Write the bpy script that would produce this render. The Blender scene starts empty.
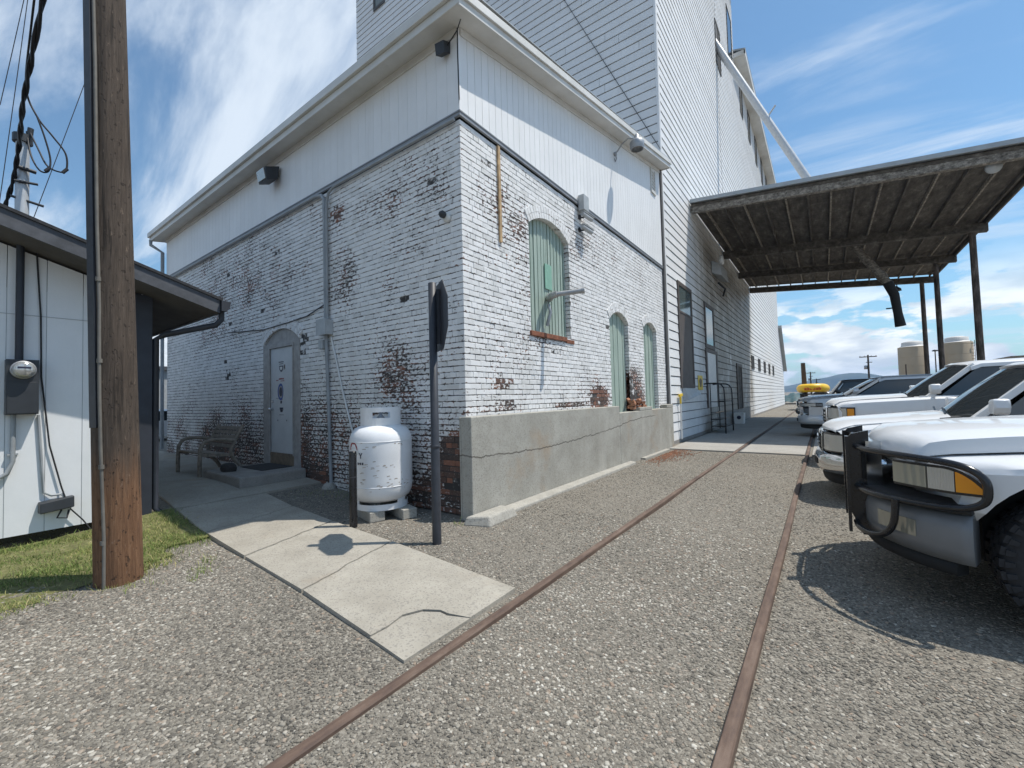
import bpy, bmesh, math, random
import numpy as np
from mathutils import Vector, Matrix
random.seed(7); rng = np.random.default_rng(7)
S = bpy.context.scene
COL = S.collection
R = math.radians

# ------------------------------------------------------------------ camera
cam = bpy.data.cameras.new('camera'); cam_ob = bpy.data.objects.new('camera', cam); COL.objects.link(cam_ob)
cam.sensor_width = 36.0; cam.lens = 36.0 * 426.9 / 1024.0; cam.clip_start = 0.05; cam.clip_end = 9000
def cam_axes(yaw, pit, rol):
    f = Vector((math.sin(yaw)*math.cos(pit), math.cos(yaw)*math.cos(pit), math.sin(pit)))
    r = Vector((math.cos(yaw), -math.sin(yaw), 0)); u = r.cross(f)
    return math.cos(rol)*r + math.sin(rol)*u, -math.sin(rol)*r + math.cos(rol)*u, f
cr, cu, cf = cam_axes(R(-36.1555), R(1.9854), R(-1.4517))
cam_ob.matrix_world = Matrix(((cr.x, cu.x, -cf.x, 3.7794), (cr.y, cu.y, -cf.y, -4.1399), (cr.z, cu.z, -cf.z, 1.506), (0, 0, 0, 1)))
S.camera = cam_ob
S.render.resolution_x = 1024; S.render.resolution_y = 768

# ------------------------------------------------------------------ light
SUN_EL, SUN_AZ = 64.5, 52.0          # azimuth clockwise from +Y
sd = Vector((math.cos(R(SUN_EL))*math.sin(R(SUN_AZ)), math.cos(R(SUN_EL))*math.cos(R(SUN_AZ)), math.sin(R(SUN_EL))))
sun = bpy.data.lights.new('sun', 'SUN'); sun.energy = 4.1; sun.angle = R(0.5); sun.color = (1.0, 0.95, 0.87)
sun_ob = bpy.data.objects.new('sun', sun); COL.objects.link(sun_ob)
sun_ob.rotation_euler = sd.to_track_quat('Z', 'Y').to_euler(); sun_ob.location = sd * 60
S.view_settings.view_transform = 'Standard'; S.view_settings.look = 'None'; S.view_settings.gamma = 1
S.view_settings.exposure = 0.24; S.view_settings.use_curve_mapping = False

def make_world():
    w = bpy.data.worlds.new('World'); S.world = w; w.use_nodes = True
    nt = w.node_tree; nt.nodes.clear(); L = nt.links.new
    def nd(t, **k):
        n = nt.nodes.new(t)
        for a, b in k.items(): setattr(n, a, b)
        return n
    def mth(op, a, b=None, c=None, clamp=False):
        n = nd('ShaderNodeMath', operation=op, use_clamp=clamp)
        for i, s in enumerate((a, b, c)):
            if s is None: continue
            if isinstance(s, (int, float)): n.inputs[i].default_value = s
            else: L(s, n.inputs[i])
        return n.outputs[0]
    def smooth(x, a, b):
        n = nd('ShaderNodeMapRange', interpolation_type='SMOOTHSTEP'); L(x, n.inputs[0])
        n.inputs[1].default_value = a; n.inputs[2].default_value = b; return n.outputs[0]
    sky = nd('ShaderNodeTexSky', sky_type='NISHITA', sun_disc=False)
    sky.sun_elevation = R(SUN_EL); sky.sun_rotation = R(SUN_AZ); sky.air_density = 1.1; sky.dust_density = 0.6; sky.ozone_density = 2.0
    tc = nd('ShaderNodeTexCoord'); sep = nd('ShaderNodeSeparateXYZ'); L(tc.outputs['Generated'], sep.inputs[0])
    x, y, z = sep.outputs
    zz = mth('ADD', mth('MAXIMUM', z, 0.0), 0.12)
    px = mth('DIVIDE', x, zz); py = mth('DIVIDE', y, zz)
    comb = nd('ShaderNodeCombineXYZ'); L(px, comb.inputs[0]); L(py, comb.inputs[1])
    # high streaked cloud
    mp = nd('ShaderNodeMapping'); L(comb.outputs[0], mp.inputs[0]); mp.inputs['Rotation'].default_value = (0, 0, R(8)); mp.inputs['Scale'].default_value = (0.38, 1.25, 1); mp.inputs['Location'].default_value = (2.3, 0.6, 0)
    n1 = nd('ShaderNodeTexNoise'); L(mp.outputs[0], n1.inputs['Vector']); n1.inputs['Scale'].default_value = 1.9; n1.inputs['Detail'].default_value = 10; n1.inputs['Roughness'].default_value = 0.60; n1.inputs['Distortion'].default_value = 0.5
    n2 = nd('ShaderNodeTexNoise'); L(comb.outputs[0], n2.inputs['Vector']); n2.inputs['Scale'].default_value = 0.55; n2.inputs['Detail'].default_value = 3
    left = smooth(mth('SUBTRACT', mth('MULTIPLY', x, -1.0), mth('MULTIPLY', y, 0.35)), -0.35, 0.55)      # more cloud towards the west
    base = mth('ADD', n1.outputs[0], mth('MULTIPLY', mth('SUBTRACT', n2.outputs[0], 0.5), 0.35))
    base = mth('ADD', base, mth('MULTIPLY', mth('SUBTRACT', left, 0.5), 0.035))
    cir = mth('ADD', mth('MULTIPLY', smooth(base, 0.455, 0.70), mth('ADD', 0.66, mth('MULTIPLY', left, 0.20))), mth('MULTIPLY', left, 0.05))
    # low heaps near the horizon
    az = mth('ARCTAN2', x, y)
    c2 = nd('ShaderNodeCombineXYZ'); L(mth('MULTIPLY', az, 9.0), c2.inputs[0]); L(mth('MULTIPLY', z, 26.0), c2.inputs[1])
    n3 = nd('ShaderNodeTexNoise'); L(c2.outputs[0], n3.inputs['Vector']); n3.inputs['Scale'].default_value = 0.62; n3.inputs['Detail'].default_value = 7; n3.inputs['Roughness'].default_value = 0.55
    band = mth('MULTIPLY', smooth(z, 0.0, 0.03), mth('SUBTRACT', 1.0, smooth(z, 0.11, 0.24)))
    cum = mth('MULTIPLY', smooth(mth('ADD', n3.outputs[0], mth('MULTIPLY', band, 0.10)), 0.53, 0.585), band)
    n4 = nd('ShaderNodeTexNoise'); L(c2.outputs[0], n4.inputs['Vector']); n4.inputs['Scale'].default_value = 1.3; n4.inputs['Detail'].default_value = 5
    lum = nd('ShaderNodeMixRGB'); L(smooth(n4.outputs[0], 0.35, 0.65), lum.inputs[0]); lum.inputs[1].default_value = (5.4, 6.0, 6.5, 1); lum.inputs[2].default_value = (8.6, 8.9, 8.9, 1)
    m1 = nd('ShaderNodeMixRGB'); L(cir, m1.inputs[0]); m1.inputs[2].default_value = (5.9, 6.6, 7.4, 1)
    tint = nd('ShaderNodeMixRGB', blend_type='MULTIPLY'); tint.inputs[0].default_value = 1; L(sky.outputs[0], tint.inputs[1]); tint.inputs[2].default_value = (.74, .98, 1.04, 1)
    L(tint.outputs[0], m1.inputs[1])
    m2 = nd('ShaderNodeMixRGB'); L(cum, m2.inputs[0]); L(m1.outputs[0], m2.inputs[1]); L(lum.outputs[0], m2.inputs[2])
    bg = nd('ShaderNodeBackground'); L(m2.outputs[0], bg.inputs[0]); bg.inputs[1].default_value = 0.118
    out = nd('ShaderNodeOutputWorld'); L(bg.outputs[0], out.inputs[0])
make_world()
S.cycles.max_bounces = 6; S.cycles.diffuse_bounces = 3; S.cycles.glossy_bounces = 3

# ------------------------------------------------------------------ materials
class Mat:
    def __init__(s, name, base=(.5, .5, .5), rough=.7, metal=0.0, spec=None):
        s.m = bpy.data.materials.new(name); s.m.use_nodes = True; s.nt = s.m.node_tree
        s.b = s.nt.nodes['Principled BSDF']; s.set('Base Color', base); s.set('Roughness', rough); s.set('Metallic', metal)
        if spec is not None: s.set('Specular IOR Level', spec)
        s._p = None
    def set(s, k, v):
        i = s.b.inputs[k]
        if isinstance(v, (tuple, list)): i.default_value = (*v, 1) if len(v) == 3 else v
        elif isinstance(v, (int, float)): i.default_value = v
        else: s.nt.links.new(v, i)
    def nd(s, t, **k):
        n = s.nt.nodes.new(t)
        for a, b in k.items(): setattr(n, a, b)
        return n
    def ln(s, a, b):
        if isinstance(a, (int, float)): b.default_value = a
        elif isinstance(a, (tuple, list)): b.default_value = (*a, 1) if (len(a) == 3 and len(b.default_value) == 4) else a
        else: s.nt.links.new(a, b)
    def pos(s):
        if s._p is None: s._p = s.nd('ShaderNodeTexCoord').outputs['Object']
        return s._p
    def xyz(s):
        n = s.nd('ShaderNodeSeparateXYZ'); s.ln(s.pos(), n.inputs[0]); return n.outputs
    def map(s, scale=(1, 1, 1), rot=(0, 0, 0)):
        n = s.nd('ShaderNodeMapping'); s.ln(s.pos(), n.inputs[0]); n.inputs['Scale'].default_value = scale; n.inputs['Rotation'].default_value = rot; return n.outputs[0]
    def noise(s, scale, det=4, rough=.55, vec=None, dist=0):
        n = s.nd('ShaderNodeTexNoise'); s.ln(vec if vec is not None else s.pos(), n.inputs['Vector'])
        n.inputs['Scale'].default_value = scale; n.inputs['Detail'].default_value = det; n.inputs['Roughness'].default_value = rough; n.inputs['Distortion'].default_value = dist; return n.outputs[0]
    def vor(s, scale, feat='F1', out='Distance', vec=None):
        n = s.nd('ShaderNodeTexVoronoi', feature=feat); s.ln(vec if vec is not None else s.pos(), n.inputs['Vector']); n.inputs['Scale'].default_value = scale; return n.outputs[out]
    def attr(s, name): return s.nd('ShaderNodeAttribute', attribute_name=name).outputs['Fac']
    def mth(s, op, a, b=0.0, clamp=False):
        n = s.nd('ShaderNodeMath', operation=op, use_clamp=clamp); s.ln(a, n.inputs[0]); s.ln(b, n.inputs[1]); return n.outputs[0]
    def sm(s, x, a, b):
        n = s.nd('ShaderNodeMapRange', interpolation_type='SMOOTHSTEP'); s.ln(x, n.inputs[0]); n.inputs[1].default_value = a; n.inputs[2].default_value = b; return n.outputs[0]
    def mix(s, f, a, b, mode='MIX'):
        n = s.nd('ShaderNodeMixRGB', blend_type=mode); s.ln(f, n.inputs[0]); s.ln(a, n.inputs[1]); s.ln(b, n.inputs[2]); return n.outputs[0]
    def ramp(s, f, stops):
        n = s.nd('ShaderNodeValToRGB'); e = n.color_ramp.elements
        while len(e) < len(stops): e.new(.5)
        for el, (p, c) in zip(e, stops): el.position = p; el.color = (*c, 1)
        s.ln(f, n.inputs[0]); return n.outputs[0]
    def bump(s, h, strength=.4, dist=.01):
        n = s.nd('ShaderNodeBump'); n.inputs['Strength'].default_value = strength; n.inputs['Distance'].default_value = dist; s.ln(h, n.inputs['Height']); s.ln(n.outputs[0], s.b.inputs['Normal'])

def simple(name, base, rough=.7, metal=0., var=.18, scale=6., bump=0., spec=None):
    """plain surface with mottled tone and roughness"""
    m = Mat(name, base, rough, metal, spec)
    n = m.noise(scale, 5, .6)
    lo = tuple(c*(1-var) for c in base); hi = tuple(min(1, c*(1+var)) for c in base)
    m.set('Base Color', m.ramp(n, [(.3, lo), (.7, hi)]))
    if bump: m.bump(m.noise(scale*9, 4), bump, .004)
    return m.m

MT = {}
def mats():
    # gravel ground
    m = Mat('gravel ground', rough=.95)
    cell = m.vor(95, out='Color'); sepn = m.nd('ShaderNodeSeparateColor'); m.ln(cell, sepn.inputs[0])
    c = m.ramp(sepn.outputs[0], [(0, (.06, .053, .043)), (.35, (.13, .117, .095)), (.7, (.215, .195, .158)), (.92, (.30, .275, .23)), (1, (.44, .41, .35))])
    fine = m.noise(160, 3, .7)
    c = m.mix(m.mth('MULTIPLY', m.sm(m.noise(.55, 5), .44, .70), .40), c, m.ramp(m.noise(.23, 4), [(.4, (.12, .10, .076)), (.62, (.185, .158, .122))]))
    c = m.mix(.35, c, m.ramp(fine, [(.3, (.07, .06, .05)), (.7, (.36, .33, .28))]))
    x, y, z = m.xyz()
    m.set('Base Color', c)
    d = m.vor(95); m.bump(m.mth('ADD', m.mth('MULTIPLY', d, -1.0), m.mth('MULTIPLY', fine, .5)), .45, .010)
    MT['ground'] = m.m
    m = Mat('stones', rough=.85)
    a = m.attr('rnd')
    c = m.ramp(a, [(0, (.06, .054, .045)), (.18, (.12, .109, .09)), (.42, (.205, .186, .152)), (.62, (.31, .284, .238)), (.70, (.26, .185, .132)), (.78, (.38, .35, .295)), (1, (.58, .55, .48))])
    m.set('Base Color', m.mix(.12, c, m.ramp(m.noise(70, 3), [(.3, (.10, .09, .075)), (.7, (.38, .345, .29))]))); MT['stone'] = m.m
    # grass
    m = Mat('grass', rough=.8)
    m.set('Base Color', m.ramp(m.attr('rnd'), [(0, (.08, .135, .028)), (.4, (.17, .235, .055)), (.65, (.31, .31, .10)), (1, (.50, .41, .20))])); MT['grass'] = m.m
    m = Mat('turf soil', rough=.95); m.set('Base Color', m.ramp(m.noise(14, 6, .7), [(.3, (.085, .075, .04)), (.5, (.13, .135, .045)), (.62, (.20, .185, .085)), (.75, (.29, .25, .16))])); m.bump(m.noise(40), .6, .02); MT['soil'] = m.m
    # painted brick
    m = Mat('painted brick', rough=.75)
    wear = m.attr('wear'); rnd = m.attr('rnd')
    x, y, z = m.xyz(); fz = m.mth('FRACT', m.mth('DIVIDE', z, .0785)); ez = m.sm(m.mth('ABSOLUTE', m.mth('SUBTRACT', fz, .5)), .28, .46)
    n = m.mth('ADD', m.mth('MULTIPLY', m.noise(15, 5, .62, m.map((1, 1, 2.1))), .78), m.mth('MULTIPLY', m.noise(2.6, 4, .65), .22))
    e = m.sm(m.mth('ADD', m.mth('SUBTRACT', n, .5), m.mth('ADD', m.mth('MULTIPLY', ez, .085), m.mth('MULTIPLY', m.mth('SUBTRACT', wear, .5), .72))), -.015, .035)
    paint = m.ramp(m.mth('ADD', m.mth('MULTIPLY', m.noise(5, 5), .7), m.mth('MULTIPLY', rnd, .3)), [(.3, (.64, .635, .62)), (.5, (.77, .765, .755)), (.75, (.83, .825, .815))])
    paint = m.mix(m.mth('MULTIPLY', m.sm(m.noise(1.1, 6, .65, m.map((1, 1, .35))), .5, .8), .35), paint, (.50, .485, .45))
    bare = m.ramp(m.mth('ADD', m.mth('MULTIPLY', rnd, .6), m.mth('MULTIPLY', m.noise(12, 4), .4)), [(.2, (.055, .042, .036)), (.5, (.11, .064, .048)), (.72, (.21, .092, .058)), (.95, (.32, .15, .09))])
    bare = m.mix(m.mth('MULTIPLY', m.sm(m.noise(50, 5, .7), .56, .70), .6), bare, (.42, .39, .36))
    gr = m.mth('MULTIPLY', m.mth('MULTIPLY', m.mth('SUBTRACT', 1.0, m.sm(z, .3, 2.0)), m.sm(m.noise(3.5, 7, .75), .42, .66)), .55)
    paint = m.mix(gr, paint, (.30, .265, .215))
    m.set('Base Color', m.mix(e, paint, bare)); m.bump(m.mth('ADD', m.noise(60, 5, .7), m.mth('MULTIPLY', e, -1.2)), .5, .006); MT['brick'] = m.m
    m = Mat('old mortar', rough=.9)
    x, y, z = m.xyz(); n = m.mth('SUBTRACT', m.noise(7, 5, .66, m.map((1, 1, 1.2))), m.mth('MULTIPLY', m.mth('SUBTRACT', 1.0, m.sm(z, .7, 2.4)), .10)); m.set('Base Color', m.ramp(n, [(.44, (.045, .042, .040)), (.50, (.14, .135, .13)), (.56, (.66, .655, .645))])); m.bump(m.noise(70), .5, .006); MT['mortar'] = m.m
    # white siding
    def white(name, lo, hi, dirt, streak=(7, 7, .5)):
        m = Mat(name, rough=.55)
        c = m.ramp(m.noise(1.6, 6, .65), [(.3, lo), (.7, hi)])
        s_ = m.noise(2.2, 6, .7, m.map(streak))
        c = m.mix(m.mth('MULTIPLY', m.sm(s_, .56, .78), dirt), c, (.36, .33, .28))
        rn = m.attr('rnd'); c = m.mix(m.mth('MULTIPLY', rn, .22), c, (.50, .49, .465))
        m.set('Base Color', c); m.bump(m.noise(24, 5), .15, .004); return m
    m = white('white siding', (.73, .73, .725), (.82, .82, .815), .35)
    # weathered, smudged boards low down under the loading roof
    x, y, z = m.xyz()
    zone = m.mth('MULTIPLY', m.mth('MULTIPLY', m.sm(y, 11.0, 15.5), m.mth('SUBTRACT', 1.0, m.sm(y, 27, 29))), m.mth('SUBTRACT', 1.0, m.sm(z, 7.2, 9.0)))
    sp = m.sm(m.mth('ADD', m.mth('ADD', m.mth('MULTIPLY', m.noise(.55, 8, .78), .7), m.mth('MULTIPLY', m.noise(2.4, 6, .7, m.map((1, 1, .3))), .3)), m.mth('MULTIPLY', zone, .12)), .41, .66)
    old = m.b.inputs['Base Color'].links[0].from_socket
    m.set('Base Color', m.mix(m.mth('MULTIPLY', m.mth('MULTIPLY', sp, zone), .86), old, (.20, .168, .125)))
    MT['siding'] = m.m
    MT['panel'] = white('white panel', (.77, .77, .765), (.84, .84, .835), .16, (5, 5, .25)).m
    MT['eave'] = white('eave paint', (.58, .57, .535), (.71, .70, .67), .35, (1.5, 1.5, 6)).m
    MT['house'] = white('house paint', (.72, .74, .75), (.80, .81, .82), .12, (5, 5, .3)).m
    MT['groove'] = simple('siding gap', (.10, .10, .10), .9)
    # concrete
    def conc(name, lo, hi, sc=3., crack=None, brn=0):
        m = Mat(name, rough=.9)
        c = m.ramp(m.noise(sc, 7, .68), [(.28, lo), (.72, hi)])
        sp = m.vor(90, out='Color'); q = m.nd('ShaderNodeSeparateColor'); m.ln(sp, q.inputs[0])
        c = m.mix(m.mth('MULTIPLY', m.sm(q.outputs[0], .82, .86), .45), c, (.16, .15, .14))
        if brn: c = m.mix(m.mth('MULTIPLY', m.sm(m.noise(.9, 5, .6), .56, .72), brn), c, (.34, .24, .15))
        if crack:
            x, y, z = m.xyz()
            l1 = m.mth('ADD', m.mth('MULTIPLY', m.noise(2.6, 6, .7, m.map((1, 1, 0))), .16), m.mth('MULTIPLY', m.mth('SINE', m.mth('MULTIPLY', y, .95)), -.05))
            l1 = m.mth('ADD', l1, m.mth('MULTIPLY', m.sm(y, 3.5, 7.5), .22))
            dd = m.mth('ABSOLUTE', m.mth('SUBTRACT', z, m.mth('ADD', l1, crack)))
            k = m.mth('MULTIPLY', m.mth('SUBTRACT', 1.0, m.sm(dd, .004, .013)), m.mth('SUBTRACT', 1.0, m.sm(y, 6.9, 7.2)))
            c = m.mix(m.mth('MULTIPLY', k, .85), c, (.06, .05, .04))
            c = m.mix(m.mth('MULTIPLY', m.sm(m.noise(1.6, 5, .6, m.map((1, 1.3, .12))), .52, .72), .4), c, (.50, .48, .43))
        m.set('Base Color', c); m.bump(m.mth('ADD', m.noise(55, 5, .7), m.mth('MULTIPLY', m.noise(8, 4), .7)), .5, .008); return m.m
    MT['retain'] = conc('retaining concrete', (.29, .275, .235), (.44, .425, .375), 2.2, .70, .55)
    MT['walk'] = conc('sidewalk concrete', (.29, .265, .22), (.42, .39, .33), 2.2, None, .35)
    MT['pad'] = conc('pad concrete', (.28, .265, .24), (.40, .385, .35), 1.2, None, .3)
    MT['block'] = conc('block concrete', (.30, .285, .25), (.44, .42, .37), 5)
    MT['step'] = conc('step concrete', (.22, .205, .19), (.34, .32, .29), 3)
    # timber pole: brown at the foot, grey and weathered above
    m = Mat('pole timber', rough=.9)
    st = m.map((1, 1, .05)); g = m.noise(60, 10, .82, st); g2 = m.noise(11, 5, .6, st)
    low = m.ramp(g, [(.3, (.06, .032, .017)), (.5, (.17, .085, .042)), (.62, (.235, .128, .068)), (.78, (.33, .205, .12))])
    up = m.ramp(g, [(.3, (.028, .021, .016)), (.5, (.075, .055, .041)), (.62, (.11, .083, .063)), (.78, (.19, .153, .12))])
    x, y, z = m.xyz(); f = m.sm(m.mth('ADD', z, m.mth('MULTIPLY', m.noise(12, 5, .7, st), .9)), 1.15, 1.75)
    c = m.mix(f, low, up); c = m.mix(m.mth('MULTIPLY', m.sm(g2, .58, .63), .85), c, (.025, .018, .013))
    pit = m.sm(m.noise(38, 4, .6, m.map((1, 1, .5))), .60, .68); c = m.mix(m.mth('MULTIPLY', pit, .6), c, (.03, .02, .014)); lt = m.sm(m.noise(30, 4, .7, m.map((1, 1, .3))), .62, .72); c = m.mix(m.mth('MULTIPLY', lt, .35), c, (.36, .27, .2))
    m.set('Base Color', c); m.bump(m.mth('ADD', m.mth('SUBTRACT', g, pit), m.mth('MULTIPLY', g2, .8)), .9, .012); MT['pole'] = m.m
    # weathered canopy timber
    m = Mat('canopy boards', rough=.95)
    g = m.noise(5, 7, .72, m.map((1, .25, 1))); m.set('Base Color', m.ramp(g, [(.3, (.042, .037, .032)), (.55, (.115, .103, .09)), (.78, (.29, .262, .23))])); m.bump(g, .5, .01); MT['boards'] = m.m
    m = Mat('canopy beam', rough=.95)
    g = m.noise(9, 8, .78, m.map((1, 1, 1.5))); m.set('Base Color', m.ramp(g, [(.36, (.06, .054, .047)), (.5, (.20, .18, .155)), (.68, (.44, .405, .355))])); m.bump(g, .6, .01); MT['beam'] = m.m
    m = Mat('pale joist', rough=.95)
    g = m.noise(7, 7, .75); m.set('Base Color', m.ramp(g, [(.35, (.09, .08, .068)), (.5, (.26, .23, .19)), (.7, (.48, .43, .37))])); MT['joist'] = m.m
    # rust
    m = Mat('rail rust', rough=.72, metal=.0)
    g = m.mth('ADD', m.mth('MULTIPLY', m.noise(16, 7, .7, m.map((1, .2, 1))), .6), m.mth('MULTIPLY', m.noise(2.2, 6, .7), .4)); m.set('Base Color', m.ramp(g, [(.36, (.07, .045, .036)), (.5, (.125, .082, .060)), (.62, (.18, .128, .098)), (.8, (.28, .23, .19))])); m.bump(m.noise(90, 4), .3, .003); MT['rail'] = m.m
    MT['dull'] = simple('dull conduit', (.15, .14, .122), .7, 0, .2, 8)
    MT['rust'] = simple('rusty sill', (.20, .075, .04), .85, var=.5, scale=14, bump=.4)
    # shutters
    m = Mat('green shutter paint', rough=.6)
    g = m.noise(3, 7, .7, m.map((5, 5, .4))); c = m.ramp(g, [(.25, (.22, .29, .24)), (.5, (.33, .41, .35)), (.8, (.47, .53, .47))]); c = m.mix(m.mth('MULTIPLY', m.sm(m.noise(20, 5, .7), .62, .7), .5), c, (.36, .36, .33)); m.set('Base Color', c); MT['green'] = m.m
    MT['mint'] = simple('bright mint patch', (.24, .43, .33), .5, var=.1)
    # metals and plastics
    MT['galv'] = simple('galvanised metal', (.36, .37, .38), .5, .6, .15, 9)
    MT['conduit'] = simple('grey painted conduit', (.30, .32, .335), .55, 0, .15, 5)
    MT['flash'] = simple('grey flashing', (.25, .265, .285), .55, 0, .15, 4)
    MT['roofmetal'] = simple('roof sheet edge', (.36, .385, .40), .5, .3, .12, 3)
    MT['black'] = simple('black painted steel', (.014, .014, .016), .22, 0, .3, 12)
    MT['blackrub'] = simple('black rubber', (.02, .02, .021), .75, 0, .25, 20, .3)
    MT['signpost'] = simple('dark steel post', (.035, .038, .046), .5, 0, .2, 15)
    MT['navy'] = simple('charcoal trim paint', (.028, .032, .042), .55, 0, .2, 5)
    MT['fascia'] = simple('dark grey fascia', (.075, .08, .092), .75, 0, .3, 7, .3)
    MT['shingle'] = simple('roof shingle', (.035, .036, .04), .9, 0, .35, 25, .5)
    MT['soffit'] = simple('dark soffit boards', (.075, .068, .062), .85, 0, .25, 4)
    MT['box'] = simple('dark grey enclosure', (.032, .036, .042), .5, 0, .15, 6)
    MT['boxlt'] = simple('grey enclosure', (.40, .42, .43), .5, 0, .12, 8)
    MT['whitepl'] = simple('white plastic', (.66, .66, .64), .45, 0, .08, 8)
    MT['wire'] = simple('black cable', (.012, .012, .014), .55, 0, .2, 10)
    MT['porcelain'] = simple('grey mast pipe', (.50, .52, .54), .45, .2, .1, 8)
    MT['wood'] = simple('bare wood strip', (.46, .31, .17), .8, 0, .35, 12)
    MT['greywood'] = simple('weathered bench slats', (.25, .215, .175), .85, 0, .35, 14)
    MT['doorpaint'] = simple('pale grey door paint', (.56, .58, .59), .5, 0, .07, 4)
    MT['frame'] = simple('grey door frame', (.36, .345, .33), .7, 0, .2, 9)
    MT['brown'] = simple('brown panel', (.085, .068, .06), .6, 0, .2, 4)
    MT['tan'] = simple('weathered threshold', (.22, .17, .12), .8, 0, .3, 9)
    MT['mat'] = simple('dark door mat', (.04, .038, .037), .95, 0, .3, 40)
    MT['yellow'] = simple('yellow sign', (.75, .52, .04), .5, 0, .1, 9)
    MT['red'] = simple('maroon decal', (.28, .025, .03), .5)
    MT['blue'] = simple('blue decal', (.03, .08, .30), .5)
    MT['ink'] = simple('dark decal', (.03, .032, .06), .5)
    MT['tank'] = simple('white tank enamel', (.76, .77, .78), .28, 0, .06, 3)
    MT['scuff'] = simple('tank scuff', (.42, .36, .30), .7, 0, .3, 30)
    m = Mat('white car paint', (.68, .69, .70), .35); m.set('Coat Weight', .6); m.set('Coat Roughness', .06); m.set('Base Color', m.mix(m.mth('MULTIPLY', m.sm(m.noise(3, 6, .7), .5, .75), .12), (.70, .71, .72), (.50, .47, .42))); MT['car_white'] = m.m
    MT['car_silver'] = simple('silver car paint', (.50, .53, .56), .25, .35, .04, 2)
    MT['car_dark'] = simple('dark car paint', (.05, .055, .06), .22, .2, .1, 2)
    MT['car_red'] = simple('red car paint', (.35, .03, .03), .3, .1, .1, 2)
    MT['bumpergrey'] = simple('grey bumper paint', (.17, .175, .18), .35, 0, .1, 3)
    m = Mat('chrome', (.62, .63, .64), .12, 1.0); MT['chrome'] = m.m
    m = Mat('tinted glass', (.030, .037, .042), .03); m.set('IOR', 1.75); MT['glass'] = m.m
    m = Mat('window glass', (.10, .13, .13), .08); MT['pane'] = m.m
    m = Mat('headlight lens', (.50, .50, .48), .16, .55); n = m.nd('ShaderNodeTexWave'); m.ln(m.pos(), n.inputs[0]); n.inputs['Scale'].default_value = 26; m.bump(n.outputs[1], .5, .004); MT['lens'] = m.m
    m = Mat('aged lens', (.36, .345, .28), .14, .35); n = m.nd('ShaderNodeTexWave'); m.ln(m.pos(), n.inputs[0]); n.inputs['Scale'].default_value = 9; n.inputs['Distortion'].default_value = 3; m.bump(n.outputs[1], .3, .006); MT['lensold'] = m.m
    m = Mat('amber lens', (.80, .30, .015), .2); MT['amber'] = m.m
    MT['liner'] = simple('wheel well liner', (.012, .012, .012), .9)
    MT['tyre'] = simple('tyre rubber', (.022, .022, .024), .8, 0, .3, 30, .3)
    MT['alloy'] = simple('alloy wheel', (.42, .43, .44), .35, .8, .1, 9)
    MT['silo'] = simple('tan silo paint', (.37, .30, .215), .7, 0, .08, .6)
    MT['silotop'] = simple('silo roof', (.55, .54, .52), .6, 0, .08, .6)
    m = Mat('old post timber', rough=.95); g = m.noise(10, 7, .72, m.map((1, 1, .16))); m.set('Base Color', m.ramp(g, [(.35, (.03, .026, .023)), (.5, (.085, .07, .06)), (.6, (.16, .13, .112)), (.75, (.34, .30, .265))])); m.bump(g, .6, .01); MT['post'] = m.m
    MT['farpole'] = simple('old utility timber', (.07, .055, .045), .9)
    MT['tarp'] = simple('teal tarp', (.04, .085, .09), .6, 0, .4, 3)
    MT['raft'] = simple('yellow inflatable skin', (.80, .50, .02), .4, 0, .08, 2)
    MT['orange'] = simple('orange lettering', (.55, .12, .02), .5)
    m = Mat('forested hill', rough=.95); m.set('Base Color', m.ramp(m.noise(.012, 6, .6), [(.35, (.025, .045, .03)), (.7, (.09, .10, .06))])); MT['hill'] = m.m
    MT['rubble'] = simple('red brick rubble', (.36, .17, .10), .95, 0, .45, 30, .5)
    MT['inner'] = simple('dark interior', (.02, .02, .02), .9)
    MT['beige'] = simple('beige wall', (.42, .34, .22), .8)
mats()

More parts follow.
